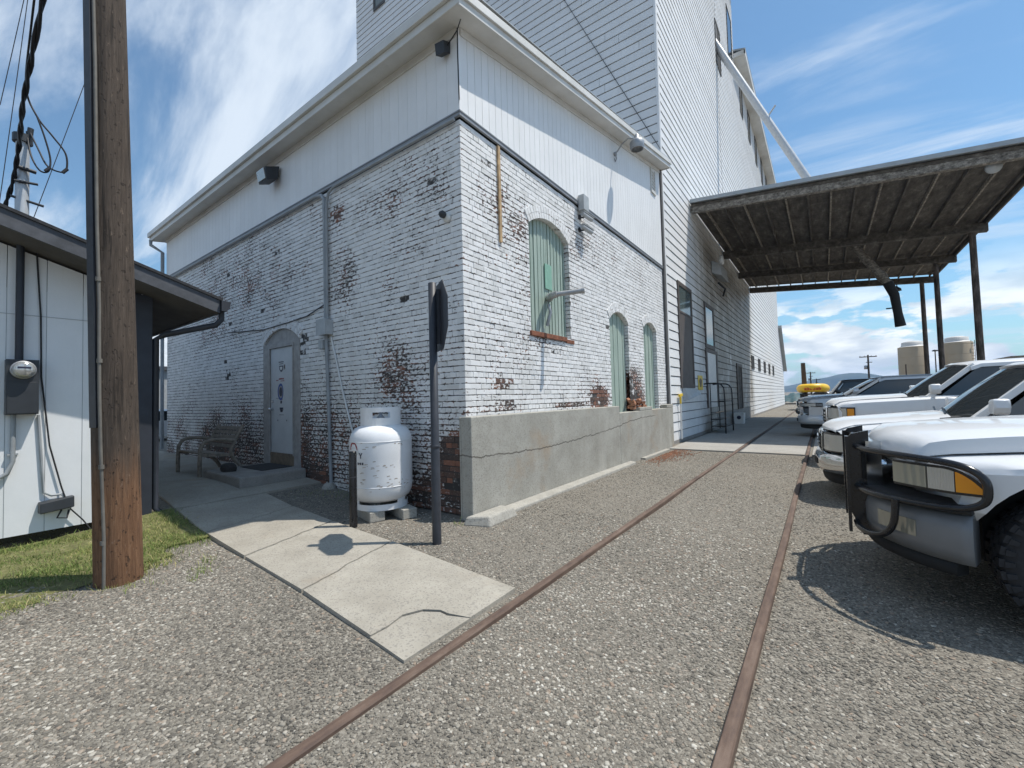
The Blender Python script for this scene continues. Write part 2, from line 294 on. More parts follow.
# ------------------------------------------------------------------ mesh helper
class MB:
    def __init__(s): s.v = []; s.f = []; s.mi = []; s.sm = []; s.at = []
    def add(s, vs, fs, mi=0, sm=False, at=(0., 0.)):
        o = len(s.v); s.v += [tuple(p) for p in vs]
        for f in fs: s.f.append(tuple(i+o for i in f)); s.mi.append(mi); s.sm.append(sm); s.at.append(at)
        return s
    def box(s, x0, x1, y0, y1, z0, z1, mi=0, at=(0., 0.)):
        vs = [(x, y, z) for x in (x0, x1) for y in (y0, y1) for z in (z0, z1)]
        return s.add(vs, [(0, 1, 3, 2), (4, 6, 7, 5), (0, 4, 5, 1), (2, 3, 7, 6), (0, 2, 6, 4), (1, 5, 7, 3)], mi, False, at)
    def hexa(s, p, mi=0, at=(0., 0.)):       # p: 4 bottom then 4 top, same winding
        return s.add(p, [(3, 2, 1, 0), (4, 5, 6, 7), (0, 1, 5, 4), (1, 2, 6, 5), (2, 3, 7, 6), (3, 0, 4, 7)], mi, False, at)
    def bar(s, a, b, w, h, up=(0, 0, 1), mi=0, at=(0., 0.)):
        a = Vector(a); b = Vector(b); d = (b-a).normalized(); u = Vector(up); sx = d.cross(u).normalized(); uu = sx.cross(d).normalized()
        q = []
        for p in (a, b):
            for i, j in ((-1, -1), (1, -1), (1, 1), (-1, 1)): q.append(p + sx*(w/2*i) + uu*(h/2*j))
        return s.add(q, [(3, 2, 1, 0), (4, 5, 6, 7), (0, 1, 5, 4), (1, 2, 6, 5), (2, 3, 7, 6), (3, 0, 4, 7)], mi, False, at)
    def tube(s, pts, r, n=10, mi=0, cap=True, closed=False):
        pts = [Vector(p) for p in pts]; m = len(pts); rs = r if isinstance(r, (list, tuple)) else [r]*m
        vs = []; prev = None
        for i, p in enumerate(pts):
            if closed: t = pts[(i+1) % m] - pts[i-1]
            else: t = pts[min(i+1, m-1)] - pts[max(i-1, 0)]
            t.normalize()
            if prev is None:
                a = Vector((0, 0, 1)) if abs(t.z) < .9 else Vector((1, 0, 0)); nx = t.cross(a).normalized()
            else: nx = (prev - t*prev.dot(t)).normalized()
            prev = nx; ny = t.cross(nx)
            for k in range(n): vs.append(p + (nx*math.cos(2*math.pi*k/n) + ny*math.sin(2*math.pi*k/n))*rs[i])
        fs = []
        for i in range(m if closed else m-1):
            j = (i+1) % m
            for k in range(n): fs.append((i*n+k, i*n+(k+1) % n, j*n+(k+1) % n, j*n+k))
        s.add(vs, fs, mi, True)
        if cap and not closed: s.add(vs[:n], [tuple(range(n-1, -1, -1))], mi); s.add(vs[-n:], [tuple(range(n))], mi)
        return s
    def lathe(s, prof, c, axis='z', n=24, mi=0, a0=0, sm=True):   # prof [(r,h)]
        vs = []
        for r, h in prof:
            for k in range(n):
                a = 2*math.pi*k/n + a0; q = (r*math.cos(a), r*math.sin(a), h)
                if axis == 'y': q = (q[0], q[2], q[1])
                if axis == 'x': q = (q[2], q[0], q[1])
                vs.append((c[0]+q[0], c[1]+q[1], c[2]+q[2]))
        fs = [(i*n+k, i*n+(k+1) % n, (i+1)*n+(k+1) % n, (i+1)*n+k) for i in range(len(prof)-1) for k in range(n)]
        return s.add(vs, fs, mi, sm)
    def prism(s, poly, fn, d0, d1, mi=0, sm=False):   # poly 2D, fn(u,v,d)->3D
        n = len(poly); vs = [fn(u, v, d0) for u, v in poly] + [fn(u, v, d1) for u, v in poly]
        s.add(vs, [tuple(range(n-1, -1, -1)), tuple(range(n, 2*n))], mi)
        return s.add(vs, [(i, (i+1) % n, n+(i+1) % n, n+i) for i in range(n)], mi, sm)
    def loft(s, secs, mi=0, closed=True, caps=True, sm=True):
        n = len(secs[0]); vs = [p for q in secs for p in q]; fs = []
        for i in range(len(secs)-1):
            for k in range(n if closed else n-1): fs.append((i*n+k, i*n+(k+1) % n, (i+1)*n+(k+1) % n, (i+1)*n+k))
        s.add(vs, fs, mi, sm)
        if caps and closed: s.add(secs[0], [tuple(range(n-1, -1, -1))], mi); s.add(secs[-1], [tuple(range(n))], mi)
        return s
    def build(s, name, mat, parent=None, bevel=0, fix=False, attrs=False, weld=False):
        me = bpy.data.meshes.new(name); me.from_pydata(s.v, [], s.f)
        for m in (mat if isinstance(mat, (list, tuple)) else [mat]): me.materials.append(MT[m] if isinstance(m, str) else m)
        me.polygons.foreach_set('material_index', s.mi); me.polygons.foreach_set('use_smooth', s.sm)
        if attrs:
            for i, k in enumerate(('rnd', 'wear')):
                a = me.attributes.new(k, 'FLOAT', 'FACE'); a.data.foreach_set('value', [q[i] for q in s.at])
        me.update()
        if fix or weld:
            bm = bmesh.new(); bm.from_mesh(me); bmesh.ops.remove_doubles(bm, verts=bm.verts, dist=1e-4)
            bmesh.ops.recalc_face_normals(bm, faces=bm.faces)
            if weld:
                for e in bm.edges:
                    if len(e.link_faces) == 2 and e.calc_face_angle(0) > .6: e.smooth = False
            bm.to_mesh(me); bm.free()
        ob = bpy.data.objects.new(name, me); COL.objects.link(ob)
        if parent is not None:
            ob.parent = parent; ob.matrix_parent_inverse = Matrix.Translation(-root_loc(parent)) if parent.parent is None else Matrix()
        if bevel:
            b = ob.modifiers.new('bevel', 'BEVEL'); b.width = bevel; b.segments = 2; b.limit_method = 'ANGLE'; b.angle_limit = R(40)
        return ob

def cr(pts, m=6):
    P_ = [Vector(p) for p in pts]; out = []
    for i in range(len(P_)-1):
        p0, p1, p2, p3 = P_[max(i-1, 0)], P_[i], P_[i+1], P_[min(i+2, len(P_)-1)]
        for k in range(m):
            t = k/m; out.append(.5*((2*p1)+(p2-p0)*t+(2*p0-5*p1+4*p2-p3)*t*t+(3*p1-p0-3*p2+p3)*t**3))
    return out+[P_[-1]]
LOC = {}
def root_loc(o):
    while o.parent is not None: o = o.parent
    return Vector(LOC.get(o.name, (0, 0, 0)))
def thing(name, label, cat, loc=(0, 0, 0), group=None):
    o = bpy.data.objects.new(name, None); COL.objects.link(o); o.location = loc; o.empty_display_size = .2
    LOC[o.name] = tuple(loc); o['label'] = label; o['category'] = cat
    if group: o['group'] = group
    return o
def tag(o, label, cat, group=None):
    o['label'] = label; o['category'] = cat
    if group: o['group'] = group
    return o
def struct(o, kind='structure'): o['kind'] = kind; return o
def arc(cx, cy, r, a0, a1, n): return [(cx + r*math.cos(R(a0+(a1-a0)*i/n)), cy + r*math.sin(R(a0+(a1-a0)*i/n))) for i in range(n+1)]
def sstep(x, a, b):
    t = np.clip((np.asarray(x, float)-a)/(b-a), 0, 1); return t*t*(3-2*t)
def G(x, y):     # ground height: rises gently towards the side door
    return .19*(1-sstep(x, -5.2, -1.6))*sstep(y, -3.4, -2.2)
def Gf(x, y): return float(G(x, y))
# ------------------------------------------------------------------ ground, pavement, rails
def lines(lo, hi, step, far):
    a = list(np.arange(lo, hi+1e-6, step)); k = 1.0; out = []
    d = step
    while k < far: d *= 1.7; k += d; out.append(k)
    return np.array([lo-q for q in out[::-1]] + a + [hi+q for q in out])
def ground():
    xs = lines(-14, 9, .4, 2200); ys = lines(-7, 14, .4, 2200)
    X, Y = np.meshgrid(xs, ys, indexing='ij')
    Z = G(X, Y) + .012*np.sin(X*1.7+Y*.6)*np.sin(Y*1.3-X*.4)*(np.abs(X) < 12)*(np.abs(Y) < 14) - .012
    n, m = X.shape; v = np.stack([X, Y, Z], -1).reshape(-1, 3)
    i = np.arange(n-1)[:, None]*m + np.arange(m-1)[None]
    f = np.stack([i, i+m, i+m+1, i+1], -1).reshape(-1, 4)
    b = MB(); b.v = v.tolist(); b.f = f.tolist(); b.mi = [0]*len(b.f); b.sm = [True]*len(b.f)
    struct(b.build('gravel_ground', 'ground'))
ground()

def sidewalk():
    b = MB()
    def slab(p, top=.035, th=.1):     # p: four (x,y), anticlockwise
        lo = [(x, y, Gf(x, y)+top-th) for x, y in p]; hi = [(x, y, Gf(x, y)+top) for x, y in p]
        b.hexa(lo+hi)
    def L_(x): return np.interp(x, [-14, -4.4, .28, 1.76], [-2.0, -2.06, -2.34, -2.50])
    def R_(x): return np.interp(x, [-3.46, -.37, 1.75], [-.96, -1.15, -1.39])
    r3 = random.Random(17)
    def joint(p, q, n=18, amp=.014):      # ragged crack line from left edge to right edge
        out = []; o = 0
        for i in range(n+1):
            f = i/n; o = .6*o+r3.uniform(-amp, amp); w = min(1, 4*f*(1-f)+.1)
            out.append((p[0]+(q[0]-p[0])*f+o*w, p[1]+(q[1]-p[1])*f+o*w*.5))
        return out
    def poly(pl, t): b.prism(pl, lambda u, v, d: (u, v, Gf(u, v)+d), t-.1, t)
    g = .013
    J = [joint((.33, L_(.33)), (-.03, R_(-.03))), joint((-.92, L_(-.92)), (-1.33, R_(-1.33))), joint((-2.15, L_(-2.15)), (-2.45, R_(-2.45))), joint((-3.44, L_(-3.44)), (-3.44, R_(-3.44)), 18, .006)]
    ck = [(1.38, L_(1.38)), (1.36, -2.30), (1.34, -2.18), (1.41, -2.05), (1.50, -1.98), (1.60, -1.97), (1.76, -1.93)]
    ck = [ck[0]] + [(x+r3.uniform(-.02, .02), y+r3.uniform(-.02, .02)) for x, y in ck[1:-1]] + [ck[-1]]
    sh = lambda l, d: [(x+d, y) for x, y in l]
    poly(ck[::-1][:1] + [(1.75, -1.39)] + sh(J[0], g)[::-1] + [(x-.008, y+.010) for x, y in ck][:-1], .018)
    poly([ck[0], (1.76, -2.5), ck[-1]] + [(x+.006, y-.008) for x, y in ck[1:-1]][::-1], .013)
    for k in range(3): poly(sh(J[k], -g) + sh(J[k+1], g)[::-1], .017+.004*(k % 2))
    xx = [-3.475, -3.9, -4.4, -4.9, -5.4]
    for k in range(4): slab([(xx[k+1]+.0, L_(xx[k+1])), (xx[k], L_(xx[k])), (xx[k], -.012), (xx[k+1], -.012)], .02)
    xs = [-5.41, -7.4, -9.4, -11.4, -13.5]
    for k in range(4): slab([(xs[k+1]+.012, -2.0), (xs[k], -2.0), (xs[k], -.012), (xs[k+1]+.012, -.012)], .02)
    struct(b.build('sidewalk', 'walk'))
    p = MB()
    for x0, x1 in ((.21, 1.845), (1.99, 3.345), (3.49, 9.6)):
        for y0, y1 in ((8.05, 16), (16.02, 25.6)): p.box(x0, x1, y0, y1, -.1, .02)
    struct(p.build('loading_pad_pavement', 'pad'))
sidewalk()

for k, xc in enumerate((1.89, 3.39)):
    b = MB(); ys = np.arange(-9, 62, 1.0); secs = []
    for y in ys:
        o = .006*math.sin(y*.9+k); zt = .03 + .006*math.sin(y*.7+2*k); w = .030
        secs.append([(xc+o-w, y, -.12), (xc+o+w, y, -.12), (xc+o+w, y, zt-.010), (xc+o+w*.8, y, zt-.002), (xc+o, y, zt), (xc+o-w*.8, y, zt-.002), (xc+o-w, y, zt-.010)])
    b.loft(secs, sm=False)
    r = b.build('railway_rail', 'rail')
    tag(r, ['rusty steel rail nearer the brick building, passing the sidewalk end', 'rusty steel rail nearer the parked pickups'][k], 'rail', 'rails of the track sunk in the gravel')
    g = MB(); g.box(xc-.045, xc+.10 if k == 0 else xc+.045, 8.05, 25.6, -.05, .0)
    g.build('flange_gap', 'groove', r)

# ------------------------------------------------------------------ brick building
BB = thing('brick_building', 'white painted old brick building with peeling paint and white panelled top storey', 'building', (0, 0, 0))
CH = .0785; BL = .2155; ZT = 5.28
def bricks(name, P, length, ztop, ops, wearfn, hole=None, hfun=None):
    """courses of single bricks with recessed joints; ops: (u0,u1,z0,zspring,ztop)"""
    b = MB(); mo = MB(); rr = random.Random(3)
    def half(op, z):
        u0, u1, z0, zs, zt = op; hw = (u1-u0)/2
        if z <= z0 or z >= zt: return None
        if z <= zs: return hw
        h = zt-zs; Rr = (hw*hw+h*h)/(2*h); d = z-(zt-Rr)
        return math.sqrt(max(Rr*Rr-d*d, 0))
    nrow = int(round(ztop/CH))
    for r in range(nrow):
        z0 = r*CH; z1 = z0+CH
        cuts = []
        for op in ops:
            zz = z0+.01 if z0+.01 > op[2] else z1-.02
            h = half(op, zz)
            if h: c = (op[0]+op[1])/2; cuts.append((c-h, c+h))
        def segs(a, c):
            out = [(a, c)]
            for p, q in cuts:
                nw = []
                for s0, s1 in out:
                    if q <= s0 or p >= s1: nw.append((s0, s1)); continue
                    if p > s0: nw.append((s0, p))
                    if q < s1: nw.append((q, s1))
                out = nw
            return out
        for a, c in segs(0, length):
            mo.add([P(a, z0, -.0065), P(c, z0, -.0065), P(c, z1, -.0065), P(a, z1, -.0065)], [(0, 1, 2, 3)])
        head = (r % 6 == 5); bl = BL/2 if head else BL
        u = -(bl*.5 if r % 2 else 0.0)
        wob = rr.uniform(-.002, .002)
        while u < length:
            for a, c in segs(max(u, 0), min(u+bl, length)):
                if c-a < .03: continue
                g0 = 0 if a < 1e-6 else .0025; g1 = 0 if c > length-1e-6 else .0025
                w = wearfn((a+c)/2, z0+CH/2); rn = rr.random(); d = rr.gauss(0, .0018) + wob; db = -.12
                hz = CH - .0105
                if hole and hole((a+c)/2, z0+CH/2):
                    w = 1.2; d -= .10; rn = .75+.25*rn
                    if rr.random() < .25: continue
                    d += rr.uniform(-.03, .02); db = -.25
                elif w > .75 and rr.random() < .5: d -= rr.uniform(.002, .012)
                j = lambda s_=.0030: rr.uniform(-s_, s_)
                be = .0035; za, zb = z0+.0045, z0+.0045+hz
                vs = [P(a+g0, za, db), P(c-g1, za, db), P(c-g1, zb, db), P(a+g0, zb, db),
                      P(a+g0+j(), za+j(), d-be), P(c-g1+j(), za+j(), d-be), P(c-g1+j(), zb+j(), d-be), P(a+g0+j(), zb+j(), d-be),
                      P(a+g0+be, za+be+j(), d), P(c-g1-be, za+be+j(), d), P(c-g1-be, zb-be+j(), d), P(a+g0+be, zb-be+j(), d)]
                if a < 1e-6: vs[8] = P(a, za+be, d); vs[11] = P(a, zb-be, d); vs[4] = P(a, za, d-be); vs[7] = P(a, zb, d-be)
                b.add(vs, [(0, 1, 5, 4), (1, 2, 6, 5), (2, 3, 7, 6), (3, 0, 4, 7), (4, 5, 9, 8), (5, 6, 10, 9), (6, 7, 11, 10), (7, 4, 8, 11), (8, 9, 10, 11)], 0, False, (rn, w))
            u += bl
    # rowlock arch rings
    for u0, u1, z0, zs, zt in ops:
        hw = (u1-u0)/2; h = zt-zs; Rr = (hw*hw+h*h)/(2*h); c = (u0+u1)/2; zc = zt-Rr
        am = math.asin(min(1, hw/Rr)); n = max(6, int(2*am*Rr/.074))
        for rg in range(2):
            for k in range(n):
                a0 = -am+2*am*(k+.06)/n; a1 = -am+2*am*(k+.94)/n; r0 = Rr+.105*rg+.002; r1 = r0+.099; d = .014+rr.gauss(0, .002)
                q = [(r0, a0), (r0, a1), (r1, a1), (r1, a0)]; f3 = lambda rad, an, dd: P(c+rad*math.sin(an), zc+rad*math.cos(an), dd)
                vs = [f3(x, y, -.13) for x, y in q] + [f3(x, y, d) for x, y in q]
                b.hexa(vs, 0, (rr.random(), wearfn(c, zt)*.9))
    b.build(name, 'brick', BB, attrs=True); mo.build('mortar_bed', 'mortar', BB)

from mathutils import noise as mnoise
def nz(u, z, s, o=0): return mnoise.noise(Vector((u*s+o, z*s, o*1.7)))
def blob(u, z, cu, cz, ru, rz): return max(0, 1-((u-cu)/ru)**2-((z-cz)/rz)**2)
def wear_left(u, z):
    w = .345 + .09*nz(u, z, .9, 3) + .08*nz(u, z, 2.6, 8)
    w += .19*max(0, 1-z/1.7)**.7*(.8+.6*nz(u, z, 1.2, 5))
    w += .13*blob(u, z, 3.9, .7, 1.0, 1.3) + .10*blob(u, z, 1.7, .8, 1.5, 1.1) + .09*blob(u, z, 1.3, 1.95, .8, .45) + .08*blob(u, z, 1.0, 2.0, 1.2, .7)
    w += .42*blob(u, z, .2, .62, .42, .5) + .10*blob(u, z, .3, .4, .7, .9)
    w += .08*blob(u, z, 6.5, 4.7, 4.2, 1.2) + .22*blob(u, z, 2.85, 4.8, .3, .2) + .13*blob(u, z, 2.75, 3.7, .5, .7) + .08*blob(u, z, 8, 3.6, 3, 1.2) + .10*blob(u, z, 1.6, 4.6, 1.1, .4) + .08*blob(u, z, 1.5, 3.9, .3, .9)
    w += .12*blob(u, z, 7.5, .7, 2.5, 1.0)
    return w
def wear_right(u, z):
    w = .315 + .08*nz(u, z, .8, 13) + .07*nz(u, z, 2.4, 18)
    w += .32*blob(u, z, .80, 1.74, .28, .12) + .22*blob(u, z, .95, 1.42, .25, .12) + .09*max(0, 1-abs(z-1.38)/.30) + .22*blob(u, z, 2.9, 1.36, .9, .10)
    w += .42*blob(u, z, 4.15, 1.45, .55, .30) + .16*blob(u, z, 3.9, 1.75, .9, .4) + .30*blob(u, z, 6.2, 1.7, .75, .75)
    w += .12*blob(u, z, 2.2, 2.45, 1.1, .2) + .10*blob(u, z, 1.6, 3.4, .8, 1.3) + .10*blob(u, z, 4.5, 4.6, 3, .7) + .12*blob(u, z, 1.0, 4.4, .8, .6)
    return w
LDOOR = (4.19, 5.66, .32, 2.76, 3.02)
RW = [(1.60, 2.94, 2.60, 4.38, 4.60), (4.76, 5.86, 1.10, 3.24, 3.45), (6.95, 8.02, 1.10, 3.30, 3.49)]
def hole_r(u, z): return 5.86 < u < 6.72 and 1.1 < z < 2.15 and (u-5.86)/.86 + (z-1.1)/1.05 < 1.0 + .12*nz(u, z, 5, 2)
def hole_l(u, z): return (abs(u-4.02) < .09 and 2.45 < z < 2.8) or (abs(u-7.48) < .10 and 2.1 < z < 2.32)
bricks('left_brick_wall', lambda u, z, d: (-u, -d, z), 11.8, ZT, [LDOOR], wear_left, hole_l)
bricks('right_brick_wall', lambda u, z, d: (d, u, z), 8.80, ZT, RW, wear_right, hole_r)
b = MB(); b.box(-11.8, -.30, .30, 8.78, -.1, 6.2); b.build('inner_core', 'inner', BB)

def shutter(op, depth, boards, name, sill=False):
    u0, u1, z0, zs, zt = op; hw = (u1-u0)/2; h = zt-zs; Rr = (hw*hw+h*h)/(2*h); c = (u0+u1)/2; zc = zt-Rr
    top = lambda u: zc+math.sqrt(max(Rr*Rr-(u-c)**2, 0))
    b = MB(); rr = random.Random(int(u0*100)); n = boards
    for k in range(n):
        a = u0+(u1-u0)*k/n; e = u0+(u1-u0)*(k+1)/n-.006; d = -depth + (.010 if k % 2 else 0) + rr.uniform(-.006, .006)
        if abs(k-n//2) < 1 and name == 'leaf': e -= .012
        zb = z0 + rr.uniform(0, .02)
        b.hexa([(d-.02, a, zb), (d, a, zb), (d, e, zb), (d-.02, e, zb), (d-.02, a, top(a)-.004), (d, a, top(a)-.004), (d, e, top(e)-.004), (d-.02, e, top(e)-.004)], 0, (rr.random(), 0))
    return b
sh = shutter(RW[0], .10, 24, 'leaf').build('shutter', 'green', BB, attrs=True)
b = MB(); b.box(-.088, -.074, 2.20, 2.42, 3.42, 3.86); b.build('patch_plate', 'mint', sh)
b = MB(); b.tube([(-.09, 2.33, 3.30), (.0, 2.20, 3.22), (.10, 2.10, 3.24), (.2, 2.12, 3.26)], .058, 12); b.tube([(.13, 2.09, 3.25), (.56, 2.32, 3.29)], .043, 12); b.tube([(.56, 2.32, 3.29), (.60, 2.34, 3.294)], .055, 12)
b.tube([(-.02, 2.19, 3.12), (.03, 2.17, 2.98), (-.04, 2.16, 2.75)], .03, 8); b.build('elbow_pipe', 'galv', sh)
b = MB(); b.box(-.10, .035, 1.56, 2.74, 2.52, 2.60); b.box(-.10, .02, 2.74, 3.04, 2.50, 2.57, 0); b.build('sill', 'rust', BB, bevel=.006)
for q, nb in ((RW[1], 8), (RW[2], 8)): shutter(q, .11, nb, 'door_leaf').build('shutter', 'green', BB, attrs=True)
# loose bricks lying in the hole and on the ledge
b = MB(); rr = random.Random(9)
for k in range(26):
    c = Vector((rr.uniform(-.05, .12), rr.uniform(5.7, 6.7), 1.19+rr.uniform(0, .22)*(1 if k % 2 else .3)))
    d = Vector((rr.uniform(-1, 1), rr.uniform(-1, 1), rr.uniform(-.3, .3))).normalized()
    L_ = rr.uniform(.05, .11); b.bar(c-d*L_, c+d*L_, rr.uniform(.06, .1), .06, (rr.uniform(-.3, .3), 0, 1))
b.build('fallen_bricks', 'rubble', BB)

# upper panels, trim, eaves
SL = .205
def soff(y): return 6.46+SL*y
b = MB()
k = 0; x = 0.0
while x < 11.8:
    e = min(x+1.22, 11.8); q = x; 
    while q < e-.01:
        w = min(.203, e-q); b.box(-(q+w)+.0035, -q, -.022, .05, ZT+.06, 6.52, 0, (random.random()*.5, 0)); q += w
    x = e
b.box(-11.8, 0, -.016, .05, ZT+.06, 6.52)
b.build('left_upper_panel', 'panel', BB, attrs=True)
b = MB(); y = 0.0
while y < 8.78:
    w = min(.152, 8.78-y); b.hexa([(-.05, y, ZT+.06), (.024, y, ZT+.06), (.024, y+w-.007, ZT+.06), (-.05, y+w-.007, ZT+.06), (-.05, y, soff(y)+.06), (.024, y, soff(y)+.06), (.024, y+w-.007, soff(y+w)+.06), (-.05, y+w-.007, soff(y+w)+.06)], 0, (random.random()*.5, 0)); y += w
b.hexa([(-.05, 0, ZT+.06), (.013, 0, ZT+.06), (.013, 8.78, ZT+.06), (-.05, 8.78, ZT+.06), (-.05, 0, soff(0)+.06), (.013, 0, soff(0)+.06), (.013, 8.78, soff(8.78)+.06), (-.05, 8.78, soff(8.78)+.06)], 1)
b.build('right_upper_panel', ['panel', 'conduit'], BB, attrs=True)
b = MB(); b.box(-11.8, .036, -.036, .0, ZT+.005, ZT+.066); b.box(.0, .036, .002, 8.8, ZT+.005, ZT+.066); b.box(-11.8, .045, -.045, -.037, ZT+.052, ZT+.07); b.box(.037, .045, -.036, 8.8, ZT+.052, ZT+.07)
b.build('flashing_band', 'flash', BB)
b = MB(); b.box(-.010, .030, -.030, .012, ZT+.08, 6.50); b.build('corner_board', 'panel', BB)
OV = .31
b = MB()
# level eave over the side door wall: soffit, frieze, fascia, gutter lip
b.hexa([(-12.15, -OV, 6.44), (OV, -OV, 6.44), (OV, .05, 6.50), (-12.15, .05, 6.50), (-12.15, -OV, 6.47), (OV, -OV, 6.47), (OV, .05, 6.53), (-12.15, .05, 6.53)])
b.box(-11.8, .0, -.05, -.023, 6.38, 6.495)
b.box(-12.17, OV+.02, -OV-.025, -OV-.002, 6.42, 6.62)
b.box(-12.17, OV+.02, -OV-.075, -OV-.027, 6.53, 6.66)
b.build('level_eave', 'eave', BB, bevel=.006)
b = MB()
def rk(x0, x1, y0, y1, a, c): b.hexa([(x0, y0, soff(y0)+a), (x1, y0, soff(y0)+a), (x1, y1, soff(y1)+a), (x0, y1, soff(y1)+a), (x0, y0, soff(y0)+c), (x1, y0, soff(y0)+c), (x1, y1, soff(y1)+c), (x0, y1, soff(y1)+c)])
rk(.0, OV, -OV, 8.86, .03, .06); rk(.026, .05, .0, 8.78, -.07, .028); rk(OV+.002, OV+.027, -OV-.02, 8.88, .0, .17); rk(OV+.029, OV+.06, -OV-.02, 8.90, .10, .215); rk(.0, OV+.02, 8.862, 8.88, .0, .17)
b.build('raking_eave', 'eave', BB, bevel=.005)
b = MB(); b.hexa([(-12.17, -OV-.05, 6.665), (OV+.05, -OV-.05, 6.665), (OV+.05, 8.9, soff(8.9)+.22), (-12.17, 8.9, soff(8.9)+.22), (-12.17, -OV-.05, 6.68), (OV+.05, -OV-.05, 6.68), (OV+.05, 8.9, soff(8.9)+.24), (-12.17, 8.9, soff(8.9)+.24)])
b.build('roof', 'roofmetal', BB)
b = MB(); b.tube([(-12.05, -.33, 6.44), (-12.05, -.33, 6.3), (-11.9, -.09, 6.1), (-11.9, -.09, .3)], .045, 10); b.build('downspout', 'conduit', BB)
b = MB(); b.box(.026, .06, 7.92, 8.32, 7.30, 7.36); b.box(.026, .055, 7.92, 7.97, 7.36, 8.02); b.box(.026, .055, 8.27, 8.32, 7.36, 8.02)
for k in range(7): b.hexa([(.026, 7.97, 7.38+k*.09), (.05, 7.97, 7.38+k*.09), (.05, 8.27, 7.38+k*.09), (.026, 8.27, 7.38+k*.09), (.026, 7.97, 7.43+k*.09), (.034, 7.97, 7.43+k*.09), (.034, 8.27, 7.43+k*.09), (.026, 8.27, 7.43+k*.09)])
b.build('louvre_vent', 'eave', BB)
b = MB(); b.bar((.018, .82, 3.82), (.018, .81, 5.26), .05, .03, (1, 0, 0)); b.build('wood_strip', 'wood', BB)
b = MB(); b.tube([(.02, -.02, ZT+.1), (.035, -.05, 6.1), (.03, -.04, 6.46)], .009, 6); b.build('corner_cable', 'wire', BB)
# side door
dz0 = .32
b = MB()
b.box(-5.66, -5.38, -.015, .10, dz0, 2.74); b.box(-4.42, -4.19, -.015, .10, dz0, 2.74); b.box(-5.38, -4.42, -.012, .10, 2.66, 2.74)
b.box(-5.40, -5.36, -.030, -.0151, .52, 2.70); b.box(-4.44, -4.40, -.030, -.0151, .52, 2.70); b.box(-5.36, -4.44, -.028, -.0121, 2.645, 2.70)
hw = .735; h = .28; Rr = (hw*hw+h*h)/(2*h); zc = 3.02-Rr
b.prism([(-4.925+Rr*math.sin(a), zc+Rr*math.cos(a)) for a in np.linspace(-math.asin(hw/Rr), math.asin(hw/Rr), 17)], lambda u, v, d: (u, d, v), .03, .06)
fr = b.build('door_frame', 'frame', BB, bevel=.004)
b = MB(); b.box(-5.36, -4.44, .0, .045, .55, 2.645); dr = b.build('door', 'doorpaint', BB, bevel=.003)
b = MB(); b.box(-5.38, -4.42, -.012, .09, dz0, .545); b.build('threshold', 'tan', BB)
b = MB(); b.tube([(-5.27, -.005, 1.42), (-5.27, -.05, 1.42)], .03, 10); b.lathe([(0, -.095), (.025, -.09), (.034, -.07), (.025, -.05), (.0, -.045)], (-5.27, 0, 1.42), 'y', 12); b.build('knob', 'chrome', dr)
b = MB(); SM = ['ink', 'red', 'blue', 'whitepl', 'frame']
def dq(u0, u1, z0, z1, mi): b.box(-u1, -u0, -.003, -.001, z0, z1, mi)
rr = random.Random(31)
def lines_(u0, u1, z, h, n, mi):
    x = u0
    while x < u1:
        w = rr.uniform(.012, .03); dq(x, min(x+w, u1), z, z+h*rr.uniform(.7, 1), mi); x += w+.008
lines_(4.82, 5.02, 2.345, .022, 6, 0); lines_(4.84, 5.00, 2.31, .016, 6, 0)
b.prism([(-4.92+.075*u, 2.22+.06*v) for u, v in ((-1, 1), (1, 1), (1, 0), (.6, -.7), (0, -1.1), (-.6, -.7), (-1, 0))], lambda u, v, d: (u, d, v), -.003, -.001, 0)
b.prism([(-4.92+.05*u, 2.225+.035*v) for u, v in ((-1, 1), (1, 1), (1, 0), (.6, -.7), (0, -1.1), (-.6, -.7), (-1, 0))], lambda u, v, d: (u, d, v), -.0035, -.0031, 3)
dq(4.76, 4.82, 2.20, 2.30, 4); dq(4.775, 4.80, 2.22, 2.28, 0)
b.build('sticker', SM, dr); b = MB()
lines_(4.82, 5.02, 2.005, .03, 4, 1); lines_(5.04, 5.13, 1.985, .02, 3, 1); lines_(4.80, 4.95, 1.97, .014, 3, 1)
b.build('sticker', SM, dr); b = MB()
for s_, mi in ((1.0, 2), (.72, 4), (.55, 0)): b.prism([(-4.94+.13*s_*math.cos(a)*(.75 if math.cos(a) > 0 else 1)+.02*(1-s_), 1.76+.17*s_*math.sin(a)) for a in np.linspace(0, 2*math.pi, 18)[:-1]], lambda u, v, d: (u, d, v), -.003-.0005*(3-s_*2), -.001, mi)
dq(4.88, 4.94, 1.60, 1.66, 1); dq(4.90, 4.96, 1.53, 1.585, 0); lines_(4.95, 5.14, 1.63, .008, 3, 0)
b.build('sticker', SM, dr); b = MB()
b.prism([(-4.92+.07*u, 1.40+.05*v) for u, v in ((-1, 1), (1, 1), (.9, 0), (.5, -.8), (-.5, -.8), (-.9, 0))], lambda u, v, d: (u, d, v), -.003, -.001, 0); lines_(4.86, 4.98, 1.395, .02, 3, 3)
lines_(4.83, 5.02, 1.30, .010, 4, 0)
for u in (4.70, 5.06): dq(u, u+.025, 1.18, 1.21, 0)
b.build('sticker', SM, dr)
b = MB(); b.tube([(-5.27, -.002, 1.58), (-5.27, -.02, 1.58)], .03, 12); b.build('lock', 'chrome', dr)

